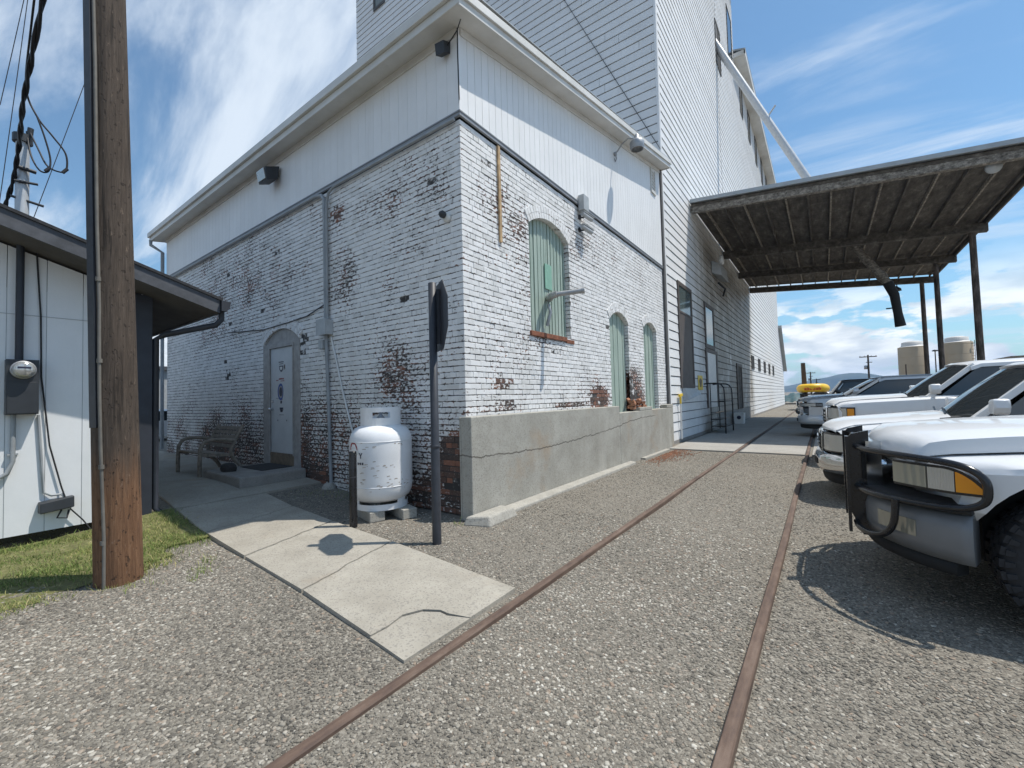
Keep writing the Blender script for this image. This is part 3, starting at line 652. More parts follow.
# retaining wall along the loading side
RT = thing('concrete_wall', 'low cracked concrete wall along the foot of the brick building', 'wall', (.1, 4, 0))
b = MB(); b.box(.012, .19, -.12, 4.70, -.1, 1.29); b.box(.012, .189, 4.70, 8.72, -.1, 1.14); b.box(.012, .19, 5.95, 6.86, 1.14, 1.22); b.box(.012, .19, 8.12, 8.72, 1.14, 1.235)
b.box(-.02, .012, -.12, -.025, -.1, 1.285)
b.build('wall_body', 'retain', RT, bevel=.012)
b = MB(); b.hexa([(.19, .30, -.05), (.40, .20, -.05), (.34, 5.2, -.05), (.19, 5.2, -.05), (.19, .30, .05), (.39, .22, .035), (.33, 5.2, .035), (.19, 5.2, .05)]); b.box(.19, .30, 5.9, 7.9, -.05, .03); b.build('footing', 'block', RT, bevel=.015)
b = MB(); b.hexa([(.18, -.30, -.02), (.52, -.18, -.02), (.50, .42, -.02), (.20, .46, -.02), (.20, -.26, .085), (.47, -.14, .10), (.46, .36, .10), (.21, .42, .09)]); tag(b.build('concrete_chunk', 'block', bevel=.02), 'broken concrete chunk at the near end of the low concrete wall', 'concrete chunk')

# ------------------------------------------------------------------ grain elevator
TW = thing('grain_elevator', 'tall white clapboard grain elevator rising behind the brick building', 'grain elevator', (-4, 17, 0))
BE = .285
def siding(name, P, u0, u1, z0, z1, top=None, seg=4.2, ends=True):
    b = MB(); rr = random.Random(len(name)+int(u1)); z = z0; r = 0
    while z < z1-.02:
        zt = min(z+BE-.026, z1); u = u0 - rr.uniform(0, seg)
        uend = u1
        if top:
            uend = top(z+BE)
            if uend <= u0+.05: break
        while u < uend:
            w = rr.uniform(.6, 1.3)*seg; a = max(u, u0); c = min(u+w-.010, uend); u += w
            if c-a < .02: continue
            d0 = .034+rr.uniform(-.003, .003); d1 = .018
            vs = [P(a, z, 0), P(a, z, d0), P(a, zt, d1), P(a, zt, 0), P(c, z, 0), P(c, z, d0), P(c, zt, d1), P(c, zt, 0)]
            b.add(vs, [(1, 5, 6, 2), (0, 4, 5, 1), (2, 6, 7, 3), (0, 1, 2, 3), (4, 7, 6, 5)], 0, False, (rr.random(), 0))
        e = uend
        b.add([P(u0, z-.03, .001), P(e, z-.03, .001), P(e, min(zt+.03, z1), .001), P(u0, min(zt+.03, z1), .001)], [(0, 1, 2, 3)], 1)
        z += BE; r += 1
    return b.build(name, ['siding', 'groove'], TW, attrs=True)
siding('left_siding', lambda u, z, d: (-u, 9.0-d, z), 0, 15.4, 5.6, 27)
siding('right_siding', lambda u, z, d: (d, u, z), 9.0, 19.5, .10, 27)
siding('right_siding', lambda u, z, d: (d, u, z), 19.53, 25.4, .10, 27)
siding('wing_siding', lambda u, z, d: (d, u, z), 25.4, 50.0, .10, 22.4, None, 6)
siding('lean_to_siding', lambda u, z, d: (d, u, z), 50.0, 54.6, .10, 8.4, lambda z: min(54.6, 50+(8.5-z)/.90*1.0), 3)
b = MB(); b.box(-15.4, -.002, 9.002, 25.4, 0, 27); b.build('tower_core', 'siding', TW)
b = MB(); b.box(-15.4, -.002, 25.41, 50, 0, 22.4); b.build('wing_core', 'siding', TW)
b = MB(); b.prism([(50.01, 0), (54.6, 0), (54.6, 4.2), (50.01, 8.3)], lambda u, v, d: (d, u, v), -8, -.002); b.build('lean_to_core', 'siding', TW)
b = MB(); b.hexa([(-8, 49.9, 8.42), (.35, 49.9, 8.42), (.35, 55.0, 3.9), (-8, 55.0, 3.9), (-8, 49.9, 8.66), (.35, 49.9, 8.66), (.35, 55.0, 4.14), (-8, 55.0, 4.14)]); b.build('lean_to_roof', 'roofmetal', TW)
b = MB(); b.box(-.02, .05, 8.955, 9.0, 5.6, 27); b.box(.036, .056, 9.0, 9.09, .1, 27); b.box(.036, .045, 19.49, 19.54, 8, 27); b.build('corner_boards', 'siding', TW)
b = MB(); b.box(.0, .06, 8.805, 8.95, .5, 8.3); b.build('dark_joint_strip', 'groove', TW)
b = MB(); b.box(-8, .62, 25.42, 48.2, 22.42, 22.50); b.box(.622, .68, 25.3, 48.3, 22.40, 22.75); b.box(-8, .68, 25.3, 25.418, 22.44, 22.70); b.build('wing_eave', 'eave', TW)
b = MB(); b.hexa([(-8, 25.42, 25.5), (.68, 25.42, 22.76), (.68, 48.3, 22.76), (-8, 48.3, 25.5), (-8, 25.42, 25.6), (.70, 25.42, 22.86), (.70, 48.3, 22.86), (-8, 48.3, 25.6)]); b.build('wing_roof', 'roofmetal', TW)
b = MB(); b.box(-15.9, .5, 8.5, 25.9, 27, 27.3); b.build('tower_roof', 'roofmetal', TW)
b = MB(); b.box(-.1, .036, 9.05, 15.9, -.1, .098); b.box(-.1, .05, 15.9, 26, -.1, .62); b.box(-.1, .04, 26, 54, -.1, .1); b.build('foundation', 'step', TW)
def window(y0, y1, z0, z1, mats_, split=None, fw=.06, x=.036):
    b = MB(); b.box(.0, x+.03, y0, y0+fw, z0, z1); b.box(.0, x+.03, y1-fw, y1, z0, z1); b.box(.0, x+.03, y0+fw, y1-fw, z1-fw, z1); b.box(.0, x+.03, y0+fw, y1-fw, z0, z0+fw)
    if split: b.box(.0, x+.028, y0+fw, y1-fw, split-.03, split+.03)
    f = b.build('window', mats_[0], TW)
    b = MB(); zz = split if split else z0
    b.box(.0, x+.008, y0+fw, y1-fw, (split+.03) if split else z0+fw, z1-fw); b.build('pane', mats_[1], f)
    if split: b = MB(); b.box(.0, x+.012, y0+fw, y1-fw, z0+fw, split-.03); b.build('lower_panel', mats_[2], f)
    return f
window(10.25, 12.05, 1.72, 5.25, ('brown', 'pane', 'brown'), 4.25, .13)
window(14.1, 15.85, 3.36, 5.2, ('brown', 'pane'), None, .16)
window(23.2, 24.7, 21.3, 24.4, ('groove', 'glass')); window(19.2, 20.5, 18.3, 20.6, ('groove', 'inner')); window(19.0, 20.2, 23.5, 25.5, ('groove', 'glass'))
for y in (27.4, 31.1, 35.1, 39.1, 43.0): window(y, y+1.15, 20.15, 22.30, ('groove', 'glass'))
for k in range(5): window(27.4+3.5*k, 28.6+3.5*k, 3.05, 3.95, ('groove', 'inner'))
b = MB(); b.box(0, .075, 14.0, 14.22, .95, 3.33); b.box(0, .075, 15.95, 16.2, .95, 3.33); b.box(0, .075, 14.22, 15.95, 3.18, 3.33); f = b.build('door_frame', 'brown', TW)
b = MB(); b.box(0, .05, 14.22, 15.95, .95, 3.18); b.build('door', 'whitepl', f)
b = MB(); b.box(0, .08, 21.3, 21.5, .65, 3.1); b.box(0, .08, 22.8, 23.0, .65, 3.1); b.box(0, .08, 21.5, 22.8, 2.95, 3.1); f = b.build('door_frame', 'brown', TW)
b = MB(); b.box(0, .045, 21.5, 22.8, .65, 2.95); b.build('door', 'boards', f)
# window on the face above the brick roof
b = MB()
for z0, x0, x1 in ((21.3, -13.9, -13.0),): b.box(x0, x0+.12, 8.93, 9.0, z0, z0+2.2); b.box(x1-.12, x1, 8.93, 9.0, z0, z0+2.2); b.box(x0+.12, x1-.12, 8.93, 9.0, z0, z0+.14)
f = b.build('window', 'groove', TW); b = MB(); b.box(-13.78, -13.12, 8.96, 9.0, 21.44, 23.4); b.build('pane', 'pane', f)
b = MB(); b.tube([(0.05, 8.92, 9.0), (-1.2, 8.94, 11.6), (-3.1, 8.94, 15.6), (-6.6, 8.94, 22.5)], .010, 6); b.build('wall_cable', 'wire', TW)
# small bent sheet at the foot of the boarded window
b = MB(); b.hexa([(.04, 10.5, 1.28), (.16, 10.7, 1.33), (.20, 12.3, 1.50), (.04, 12.6, 1.46), (.04, 10.4, 1.70), (.10, 10.5, 1.72), (.10, 12.2, 1.70), (.04, 12.3, 1.68)]); b.build('bent_flap', 'boxlt', TW)

# ------------------------------------------------------------------ loading roof
CN = thing('loading_canopy', 'wide loading roof of dark weathered timber on posts beside the elevator', 'canopy', (4, 18, 0))
def ct(x): return 8.66-.100*x        # roof top height
Y0c, Y1c, XW = 12.5, 28.1, 8.85
b = MB()
n = 60
for k in range(n):
    y0 = Y0c+.05+(Y1c-Y0c-.1)*k/n; y1 = Y0c+.05+(Y1c-Y0c-.1)*(k+1)/n-.012
    b.hexa([(.06, y0, ct(0)-.10), (XW, y0, ct(XW)-.10), (XW, y1, ct(XW)-.10), (.06, y1, ct(0)-.10), (.06, y0, ct(0)-.072), (XW, y0, ct(XW)-.072), (XW, y1, ct(XW)-.072), (.06, y1, ct(0)-.072)])
b.build('deck_boards', 'boards', CN)
b = MB(); b.hexa([(.06, Y0c-.12, ct(0)-.07), (XW+.1, Y0c-.12, ct(XW)-.07), (XW+.1, Y1c+.1, ct(XW)-.07), (.06, Y1c+.1, ct(0)-.07), (.06, Y0c-.12, ct(0)), (XW+.1, Y0c-.12, ct(XW)), (XW+.1, Y1c+.1, ct(XW)), (.06, Y1c+.1, ct(0))])
b.hexa([(.06, Y0c-.17, ct(0)-.11), (XW+.12, Y0c-.17, ct(XW)-.11), (XW+.12, Y0c-.122, ct(XW)-.11), (.06, Y0c-.122, ct(0)-.11), (.06, Y0c-.17, ct(0)+.02), (XW+.12, Y0c-.17, ct(XW)+.02), (XW+.12, Y0c-.122, ct(XW)+.02), (.06, Y0c-.122, ct(0)+.02)])
b.build('roof_sheet', 'roofmetal', CN)
def beam(y, w, z0, z1, mat, xe=XW):
    b = MB(); b.hexa([(.06, y-w/2, ct(0)-z1), (xe, y-w/2, ct(xe)-z1), (xe, y+w/2, ct(xe)-z1), (.06, y+w/2, ct(0)-z1), (.06, y-w/2, ct(0)-z0), (xe, y-w/2, ct(xe)-z0), (xe, y+w/2, ct(xe)-z0), (.06, y+w/2, ct(0)-z0)])
    return b.build('beam', mat, CN, bevel=.012)
beam(12.56, .12, .105, .20, 'boards'); beam(12.60, .18, .202, .42, 'beam')
for y in (18.8, 23.4, 27.9): beam(y, .24, .235, .56, 'boards', XW+.02)
for k in range(14):
    x = .45+k*.63; b = MB(); b.box(x-.024, x+.024, Y0c+.2, Y1c-.15, ct(x)-.232, ct(x)-.104); b.build('joist', 'joist' if k % 2 == 0 else 'boards', CN)
b = MB(); b.box(XW-.06, XW, Y0c+.2, Y1c-.1, ct(XW)-.30, ct(XW)-.11); b.build('edge_board', 'boards', CN)
for y, xp in ((18.8, 8.47), (23.4, 8.18), (27.9, 8.32)):
    b = MB(); b.tube([(xp+.04, y, 0), (xp+.02, y, 3), (xp, y, ct(xp)-.56)], [.115, .105, .095], 14); p_ = b.build('post', 'post', CN)
    b = MB(); b.lathe([(.0, .5), (.24, .5), (.26, .4), (.26, 0)], (xp+.04, y, 0), 'z', 14); b.build('post_footing', 'block', p_)
# long grain spout down through the roof
sp = thing('grain_spout', 'long pale grain spout slanting from the elevator through the loading roof', 'grain spout', (3, 19.7, 10))
A_, B_ = Vector((-.1, 19.5, 19.65)), Vector((5.0, 20.0, 8.05)); C_ = Vector((6.2, 20.0, 5.95))
b = MB(); b.tube([A_, B_], .165, 14); b.tube([A_+(B_-A_)*.42, A_+(B_-A_)*.42+Vector((.4, 0, .5))], .04, 6); b.build('upper_pipe', 'porcelain', sp)
b = MB(); b.tube([B_, C_], .16, 14); b.tube([B_+(C_-B_)*.75, B_+(C_-B_)*.85], .19, 14); b.build('lower_pipe', 'beam', sp)
b = MB(); b.tube([C_+Vector((-.05, 0, .1)), (6.34, 20.0, 5.5), (6.42, 20.0, 4.7), (6.48, 20.0, 4.15)], [.18, .165, .15, .185], 14); b.tube([(6.05, 20, 4.95), (6.5, 20, 4.95)], .03, 6); b.build('rubber_sock', 'blackrub', sp)
# ------------------------------------------------------------------ fixtures on the brick building
t = thing('electrical_conduit', 'grey conduit with junction boxes running up the shaded brick wall right of the door', 'conduit', (-3.2, -.06, 0))
b = MB(); b.tube([(-3.08, -.055, .10), (-3.14, -.055, 1.5), (-3.20, -.055, 2.9), (-3.215, -.055, 4.95), (-3.215, -.055, 5.10), (-3.30, -.055, 5.21), (-3.5, -.055, 5.245), (-11.7, -.055, 5.245)], .03, 10); b.tube([(-3.155, -.055, 2.9), (-3.14, -.055, 5.02), (-3.08, -.055, 5.18), (-2.9, -.055, 5.245), (-.05, -.055, 5.245)], .024, 8); b.build('pipe', 'conduit', t)
b = MB(); b.box(-3.34, -3.06, -.15, -.002, 2.70, 2.96); b.box(-3.35, -3.05, -.155, -.151, 2.69, 2.97); b.build('junction_box', 'boxlt', t, bevel=.006)
b = MB(); b.box(-3.36, -3.24, -.11, -.002, 2.46, 2.62); b.build('small_box', 'boxlt', t, bevel=.01)
b = MB(); b.lathe([(.0, .13), (.07, .12), (.11, .06), (.12, -.05)], (-3.08, -.10, .03), 'z', 12); b.build('concrete_foot', 'block', t)
b = MB(); b.tube([(-3.10, -.02, 2.66), (-2.75, -.03, 1.7), (-2.28, -.05, .62), (-2.2, -.08, .3)], .016, 8); tag(b.build('white_pipe', 'whitepl'), 'thin white pipe slanting down the brick wall to the propane tank', 'pipe')
b = MB(); b.tube([(-3.22, -.025, 2.92+.35), (-3.9, -.02, 3.13), (-4.6, -.02, 3.10), (-5.6, -.02, 3.08), (-6.7, -.02, 3.16), (-7.4, -.02, 3.22)], .010, 6); tag(b.build('wall_wire', 'wire'), 'thin dark wire strung along the brick wall above the side door', 'wire')
t = thing('floodlight', 'boxy floodlight under the level eave above the side door', 'floodlight', (-4.95, -.1, 6.1))
b = MB(); b.hexa([(-5.16, -.30, 5.90), (-4.80, -.30, 5.90), (-4.80, -.10, 5.98), (-5.16, -.10, 5.98), (-5.16, -.34, 6.14), (-4.80, -.34, 6.14), (-4.80, -.06, 6.26), (-5.16, -.06, 6.26)]); b.build('housing', 'box', t, bevel=.01)
b = MB(); b.hexa([(-5.13, -.325, 5.93), (-4.83, -.325, 5.93), (-4.83, -.308, 5.93), (-5.13, -.308, 5.93), (-5.13, -.362, 6.12), (-4.83, -.362, 6.12), (-4.83, -.342, 6.12), (-5.13, -.342, 6.12)]); b.build('lens', 'lens', t)
b = MB(); b.box(-5.03, -4.93, -.10, -.02, 6.10, 6.2); b.build('bracket', 'box', t)
t = thing('security_light', 'small grey box light at the top corner of the white panels', 'light', (-.2, -.1, 6.2))
b = MB(); b.hexa([(-.26, -.16, 6.15), (-.12, -.14, 6.15), (-.12, -.03, 6.20), (-.26, -.05, 6.20), (-.26, -.18, 6.30), (-.12, -.16, 6.30), (-.12, -.02, 6.36), (-.26, -.04, 6.36)]); b.build('housing', 'box', t)
b = MB(); b.tube([(-.12, -.08, 6.28), (-.02, -.10, 6.30), (.10, -.12, 6.34), (.16, -.1, 6.5), (.12, -.2, 6.7)], .008, 6); b.build('cable', 'wire', t)
t = thing('dome_camera', 'small white wall camera with dark eye near the brick corner', 'camera', (-.27, -.05, 4.0))
b = MB(); b.lathe([(0, .0), (.065, .0), (.065, -.03), (.045, -.05), (0, -.05)], (-.25, -.005, 3.98), 'y', 16); b.build('base', 'whitepl', t)
b = MB(); b.lathe([(0, -.13), (.03, -.12), (.05, -.09), (.045, -.05)], (-.27, -.01, 4.01), 'y', 16); b.build('eye', 'box', t)
t = thing('bullet_cameras', 'grey junction box with two bullet cameras on the sunlit brick wall', 'camera', (.1, 3.4, 5.2))
b = MB(); b.box(.037, .16, 3.33, 3.56, 5.16, 5.46); b.build('mount_box', 'boxlt', t, bevel=.008)
for z, yy in ((5.06, 3.42), (4.80, 3.40)):
    b = MB(); b.lathe([(0, .0), (.05, .0), (.05, .02), (0, .02)], (.01, yy, z), 'x', 12); b.tube([(.02, yy, z), (.09, yy, z-.03), (.12, yy+.03, z)], .016, 8); b.build('arm', 'box', t)
    b = MB(); b.tube([(.10, yy-.06, z+.03), (.16, yy+.24, z-.02)], .042, 12); b.bar((.10, yy-.06, z+.075), (.165, yy+.28, z+.025), .09, .012); b.build('camera_body', 'boxlt', t)
t = thing('gooseneck_lamp', 'galvanised gooseneck yard lamp sticking out past the raking eave', 'lamp', (.3, 5.3, 7.2))
b = MB(); b.tube([(.0, 5.30, 7.18), (.10, 5.30, 7.22), (.22, 5.31, 7.36), (.36, 5.33, 7.45), (.52, 5.36, 7.40)], .016, 8); b.lathe([(.0, .0), (.045, .0), (.045, .05), (0, .05)], (.024, 5.30, 7.18), 'x', 12); b.tube([(.06, 5.29, 7.16), (.08, 5.29, 7.06), (.05, 5.30, 7.0), (.03, 5.3, 7.08)], .012, 6); b.build('arm', 'galv', t)
b = MB(); b.lathe([(.0, .34), (.03, .33), (.05, .30), (.055, .22), (.10, .20), (.13, .18), (.16, .13), (.15, .0), (.13, -.03), (.14, -.02), (.13, .12), (.0, .16)], (.55, 5.36, 7.16), 'z', 20); b.build('lamp_shade', 'galv', t)
t = thing('wall_lamp', 'white box lamp on the elevator wall under the loading roof', 'lamp', (.2, 16.6, 7.0))
b = MB(); b.hexa([(.04, 15.9, 6.75), (.42, 16.0, 6.6), (.42, 17.6, 6.6), (.04, 17.7, 6.75), (.04, 15.9, 7.3), (.36, 16.0, 7.15), (.36, 17.6, 7.15), (.04, 17.7, 7.3)]); b.build('housing', 'boxlt', t, bevel=.02)
b = MB(); b.lathe([(0, .0), (.16, .0), (.2, .10), (.2, .16), (0, .18)], (.40, 15.6, 7.15), 'x', 14); b.build('head', 'whitepl', t)
b = MB(); b.tube([(.05, 17.2, 6.6), (.3, 17.4, 6.3), (.12, 17.9, 6.1)], .05, 8); b.build('bracket', 'box', t)
b = MB(); b.lathe([(.02, .2), (.05, .1), (.18, .0), (.2, -.12), (.16, -.13), (.0, -.05)], (7.3, 27.9, ct(7.3)-.80), 'z', 14); b.tube([(7.3, 27.9, ct(7.3)-.55), (7.3, 27.9, ct(7.3)-.7)], .02, 6); tag(b.build('hanging_lamp', 'box'), 'dark hanging lamp under the outer end of the loading roof', 'lamp')
b = MB(); b.lathe([(0, .14), (.12, .12), (.17, .0), (.16, -.10), (0, -.14)], (7.75, 12.95, ct(7.75)-.40), 'y', 14); tag(b.build('ceiling_lamp', 'boxlt'), 'pale weathered lamp tucked under the front edge of the loading roof', 'lamp')
for (y0, y1, z0, z1, lab) in ((12.6, 13.3, 1.66, 2.20, 'yellow warning sign with a dark blotch on the white clapboards'),):
    t = thing('yellow_sign', lab, 'sign', (.05, y0, z0)); b = MB(); b.box(.038, .05, y0, y1, z0, z1); b.build('plate', 'yellow', t)
    b = MB(); b.prism([(12.95+.2*math.cos(a)*(1+.3*math.sin(3*a)), 1.93+.17*math.sin(a)) for a in np.linspace(0, 6.28, 14)[:-1]], lambda u, v, d: (d, u, v), .0502, .053); b.build('dark_mark', 'tan', t)
t = thing('gas_valve', 'yellow gas valve on a short pipe against the clapboards', 'valve', (.1, 9.9, .1))
b = MB(); b.tube([(.1, 9.9, .1), (.1, 9.9, 1.30)], .025, 8); b.build('riser', 'whitepl', t); b = MB(); b.bar((.1, 9.9, 1.22), (.1, 9.9, 1.46), .05, .05, (0, 1, 0)); b.bar((.1, 9.78, 1.47), (.1, 10.1, 1.5), .06, .08); b.build('tap', 'yellow', t)
# steps with black handrails at the elevator door
t = thing('stair_railing', 'black steel steps with arched handrails at the elevator door', 'handrail', (.7, 14.2, 0))
for y in (13.3, 14.9):
    b = MB(); b.tube(cr([(.78, y, .02), (.78, y, 1.5), (.72, y, 1.78), (.58, y, 1.88), (.3, y, 1.9), (.08, y, 1.88)]), .026, 8); b.tube([(.30, y, .1), (.30, y, 1.88)], .02, 8); b.tube([(.30, y, 1.2), (.78, y, 1.2)], .016, 6); b.build('handrail', 'black', t)
for k in range(3):
    b = MB(); b.box(.28, .78-.16*k, 13.32, 14.88, .26+.26*k, .29+.26*k); b.build('tread', 'black', t)
t = thing('white_drum', 'white square bin on the concrete beside the elevator doorway', 'bin', (.6, 19.4, 0))
b = MB(); b.loft([[(.2, 19.0, .02), (.58, 19.0, .02), (.58, 19.5, .02), (.2, 19.5, .02)], [(.18, 18.97, .55), (.61, 18.97, .55), (.61, 19.53, .55), (.18, 19.53, .55)]], sm=False); b.build('body', 'whitepl', t)
b = MB(); b.lathe([(0, -.012), (.09, -.012), (.09, .02)], (.40, 18.98, .33), 'y', 14); b.build('round_mark', 'ink', t)

# ------------------------------------------------------------------ step, mat, bench, tank, sign, bollard
ST = thing('concrete_step', 'low concrete step in front of the side door', 'step', (-4.7, -.5, .2))
b = MB(); b.box(-5.5, -3.95, -1.13, -.02, .10, .335); b.build('slab', 'step', ST, bevel=.03)
b = MB(); b.box(-5.25, -4.35, -.62, -.08, .336, .350); tag(b.build('door_mat', 'mat', bevel=.004), 'dark mat on the concrete step before the side door', 'door mat')
b = MB(); rr = random.Random(4)
secs = [[(-4.93+r*math.cos(a)*(1+.15*math.sin(3*a+h*9)), -.93+r*.8*math.sin(a)*(1+.12*math.cos(2*a)), .334+h) for a in np.linspace(0, 2*math.pi, 13)[:-1]] for r, h in ((.15, 0), (.165, .05), (.15, .10), (.11, .135), (.05, .15))]
b.loft(secs); tag(b.build('black_bundle', 'mat'), 'crumpled black bundle sitting on the front edge of the concrete step', 'bundle')
t = thing('park_bench', 'weathered slatted bench with curved arms against the shaded brick wall', 'bench', (-6.2, -.8, .2))
gz = .20
for k in range(6): b = MB(); b.bar((-6.70, -1.12+.085*k, gz+.43-.012*k), (-5.60, -1.12+.085*k, gz+.43-.012*k), .065, .03); b.build('seat_slat', 'greywood', t)
for k in range(5): b = MB(); b.bar((-6.70, -.62+.035*k, gz+.52+.085*k), (-5.60, -.62+.035*k, gz+.52+.085*k), .03, .07, (0, .3, 1)); b.build('back_slat', 'greywood', t)
for x in (-6.73, -5.57):
    b = MB(); b.tube([(x, -1.17, gz), (x, -1.17, gz+.25), (x, -1.16, gz+.52), (x, -1.10, gz+.64), (x, -.98, gz+.68), (x, -.75, gz+.66), (x, -.60, gz+.63)], .035, 8); b.tube([(x, -.44, gz+.92), (x, -.55, gz+.7), (x, -.66, gz+.45), (x, -.62, gz+.3), (x, -.48, gz+.12), (x, -.42, gz)], .035, 8); b.bar((x, -1.15, gz+.40), (x, -.62, gz+.36), .05, .05); b.build('arm_frame', 'greywood', t)

TC = Vector((-1.08, -.52, 0))
t = thing('propane_tank', 'white upright propane tank with a maroon emblem on concrete blocks', 'propane tank', TC)
b = MB(); Rt = .405
prof = [(0, .20), (.2, .205), (.30, .225), (.36, .27), (.395, .34), (Rt, .42), (Rt, .5), (Rt, .62), (Rt, .80), (Rt, 1.0), (.398, 1.05), (.375, 1.11), (.33, 1.165), (.26, 1.20), (.15, 1.222), (0, 1.228)]
b.lathe(prof, (TC.x, TC.y, .0), 'z', 48); b.build('shell', 'tank', t)
for zz in (.425, 1.0): b = MB(); b.lathe([(Rt, zz-.008), (Rt+.004, zz-.003), (Rt+.004, zz+.003), (Rt, zz+.008)], (TC.x, TC.y, 0), 'z', 48); b.build('weld_seam', 'tank', t)
b = MB()
for k in range(36):
    a0 = 2*math.pi*k/36; a1 = 2*math.pi*(k+1)/36; am = math.degrees(a0) % 360
    f = lambda a, r, z: (TC.x+r*math.cos(a), TC.y+r*math.sin(a), z)
    zs = [(1.19, 1.435)]
    if 295 <= am < 345 or 115 <= am < 165: zs = [(1.19, 1.30), (1.375, 1.435)]
    for z0, z1 in zs: b.hexa([f(a0, .255, z0), f(a0, .262, z0), f(a1, .262, z0), f(a1, .255, z0), f(a0, .255, z1), f(a0, .262, z1), f(a1, .262, z1), f(a1, .255, z1)])
b.build('collar', 'tank', t)
b = MB()
for k in range(30):
    a0 = 2*math.pi*k/30; a1 = 2*math.pi*(k+1)/30; f = lambda a, r, z: (TC.x+r*math.cos(a), TC.y+r*math.sin(a), z)
    b.hexa([f(a0, .33, .125), f(a0, .338, .125), f(a1, .338, .125), f(a1, .33, .125), f(a0, .33, .20), f(a0, .338, .20), f(a1, .338, .20), f(a1, .33, .20)])
    if k % 10 < 2: b.hexa([f(a0, .32, .2), f(a0, .335, .2), f(a1, .335, .2), f(a1, .32, .2), f(a0, .32, .26), f(a0, .335, .26), f(a1, .335, .26), f(a1, .32, .26)])
b.build('foot_ring', 'tank', t)
b = MB(); b.lathe([(0, 0), (.05, 0), (.05, .09), (.02, .12), (.02, .16), (.04, .17), (0, .18)], (TC.x, TC.y, 1.215), 'z', 12); b.build('valve', 'galv', t)
def onround(a, z, off=.003): return (TC.x+(Rt+off)*math.cos(a), TC.y+(Rt+off)*math.sin(a), z)
def patch(b, a_c, zc, pts, mi=0, off=.003):
    vs = [onround(a_c + u/Rt, zc+v, off) for u, v in pts]; b.add(vs, [tuple(range(len(vs)))], mi, False)
camang = math.atan2(-4.14-TC.y, 3.78-TC.x)
aL = camang - math.radians(57)
b = MB(); patch(b, aL, .90, [(.085*math.cos(a), .105*math.sin(a)) for a in np.linspace(0, math.pi, 14)] , 0)
for u, v in ((-.045, .03), (.0, .025), (.045, .03), (0, .075)): patch(b, aL, .90, [(u+.010*math.cos(a), v+.010*math.sin(a)) for a in np.linspace(0, 6.28, 9)[:-1]], 1, .006)
patch(b, aL, .90, [(-.10, -.055), (.10, -.055), (.10, -.008), (-.10, -.008)], 1, .004)
# the letter Y that shows past the bollard, and the small mark below
yx = .135
patch(b, aL, .835, [(yx-.028, .035), (yx-.012, .035), (yx, .008), (yx+.012, .035), (yx+.028, .035), (yx+.007, -.005), (yx+.007, -.035), (yx-.007, -.035), (yx-.007, -.005)], 2)
for k in range(3): patch(b, aL, .735, [(yx-.05+.034*k, -.014), (yx-.028+.034*k, -.014), (yx-.028+.034*k, .014), (yx-.05+.034*k, .014)], 2)
b.build('emblem', ['red', 'whitepl', 'ink'], t)
b = MB(); rr = random.Random(12)
for (da, z, n, s_) in ((-.02, .68, 9, .07), (.0, .44, 7, .05), (.75, .42, 9, .07), (.6, .97, 4, .05), (-.2, .46, 22, .28), (-.3, .99, 9, .14), (.5, .5, 12, .12), (-.5, .72, 6, .1)):
    for k in range(n):
        u, v = rr.gauss(0, s_), rr.gauss(0, s_*.4); l = rr.uniform(.008, .03); h_ = rr.uniform(.003, .007)
        if .36 < z+v < 1.03: patch(b, camang+da, z, [(u-l, v-h_), (u+l, v-h_*.4), (u+l*.7, v+h_), (u-l*.6, v+h_*.7)], 0, .0015)
b.build('scuffs', 'scuff', t)
nx = Vector((math.cos(camang), math.sin(camang), 0)); tx = Vector((-nx.y, nx.x, 0))
for s_, lab in ((-1, 'grey concrete block under the left side of the propane tank'), (1, 'grey concrete block under the right side of the propane tank')):
    c = TC + tx*(.20*s_) - nx*.02; b = MB(); d = (nx*.9+tx*.35).normalized()
    b.bar((c-d*.40)+Vector((0, 0, .06)), (c+d*.40)+Vector((0, 0, .06)), .20, .13); tag(b.build('concrete_block', 'block', bevel=.012), lab, 'concrete block', 'blocks under the propane tank')
t = thing('bollard', 'short black steel bollard in front of the propane tank', 'bollard', (-.885, -1.08, 0))
b = MB(); b.lathe([(.046, -.2), (.046, .905), (.044, .915), (0, .918)], (-.885, -1.08, 0), 'z', 18); b.build('post', 'black', t)
b = MB(); b.lathe([(.0462, .60), (.0468, .601), (.0468, .612), (.0462, .613)], (-.885, -1.08, 0), 'z', 18); b.build('band', 'signpost', t)
t = thing('stop_sign', 'octagonal road sign seen almost edge on atop a dark post by the brick corner', 'road sign', (.395, -.93, 0))
b = MB(); b.lathe([(.048, -.2), (.048, 1.02), (.044, 1.03), (.043, 2.78), (.0, 2.785)], (.395, -.93, 0), 'z', 18); b.lathe([(.0485, 1.0), (.052, 1.005), (.052, 1.03), (.0485, 1.035)], (.395, -.93, 0), 'z', 18); b.build('post', 'signpost', t)
sdir = Vector((-.85, .53, 0)).normalized(); sn = Vector((sdir.y, -sdir.x, 0))
if sn.x < 0: sn = -sn
b = MB(); sc = Vector((.395, -.93, 2.42)) + sn*.075
oc = [(.40*math.cos(R(22.5+45*k)), .40*math.sin(R(22.5+45*k))) for k in range(8)]
b.prism(oc, lambda u, v, d: tuple(sc+sdir*u+Vector((0, 0, v))+sn*d), 0, .006); pl = b.build('sign_plate', 'signpost', t)
b = MB(); b.bar(sc-Vector((0, 0, .3))-sn*.008, sc+Vector((0, 0, .3))-sn*.008, .05, .014, sdir); b.build('bracket', 'signpost', t)

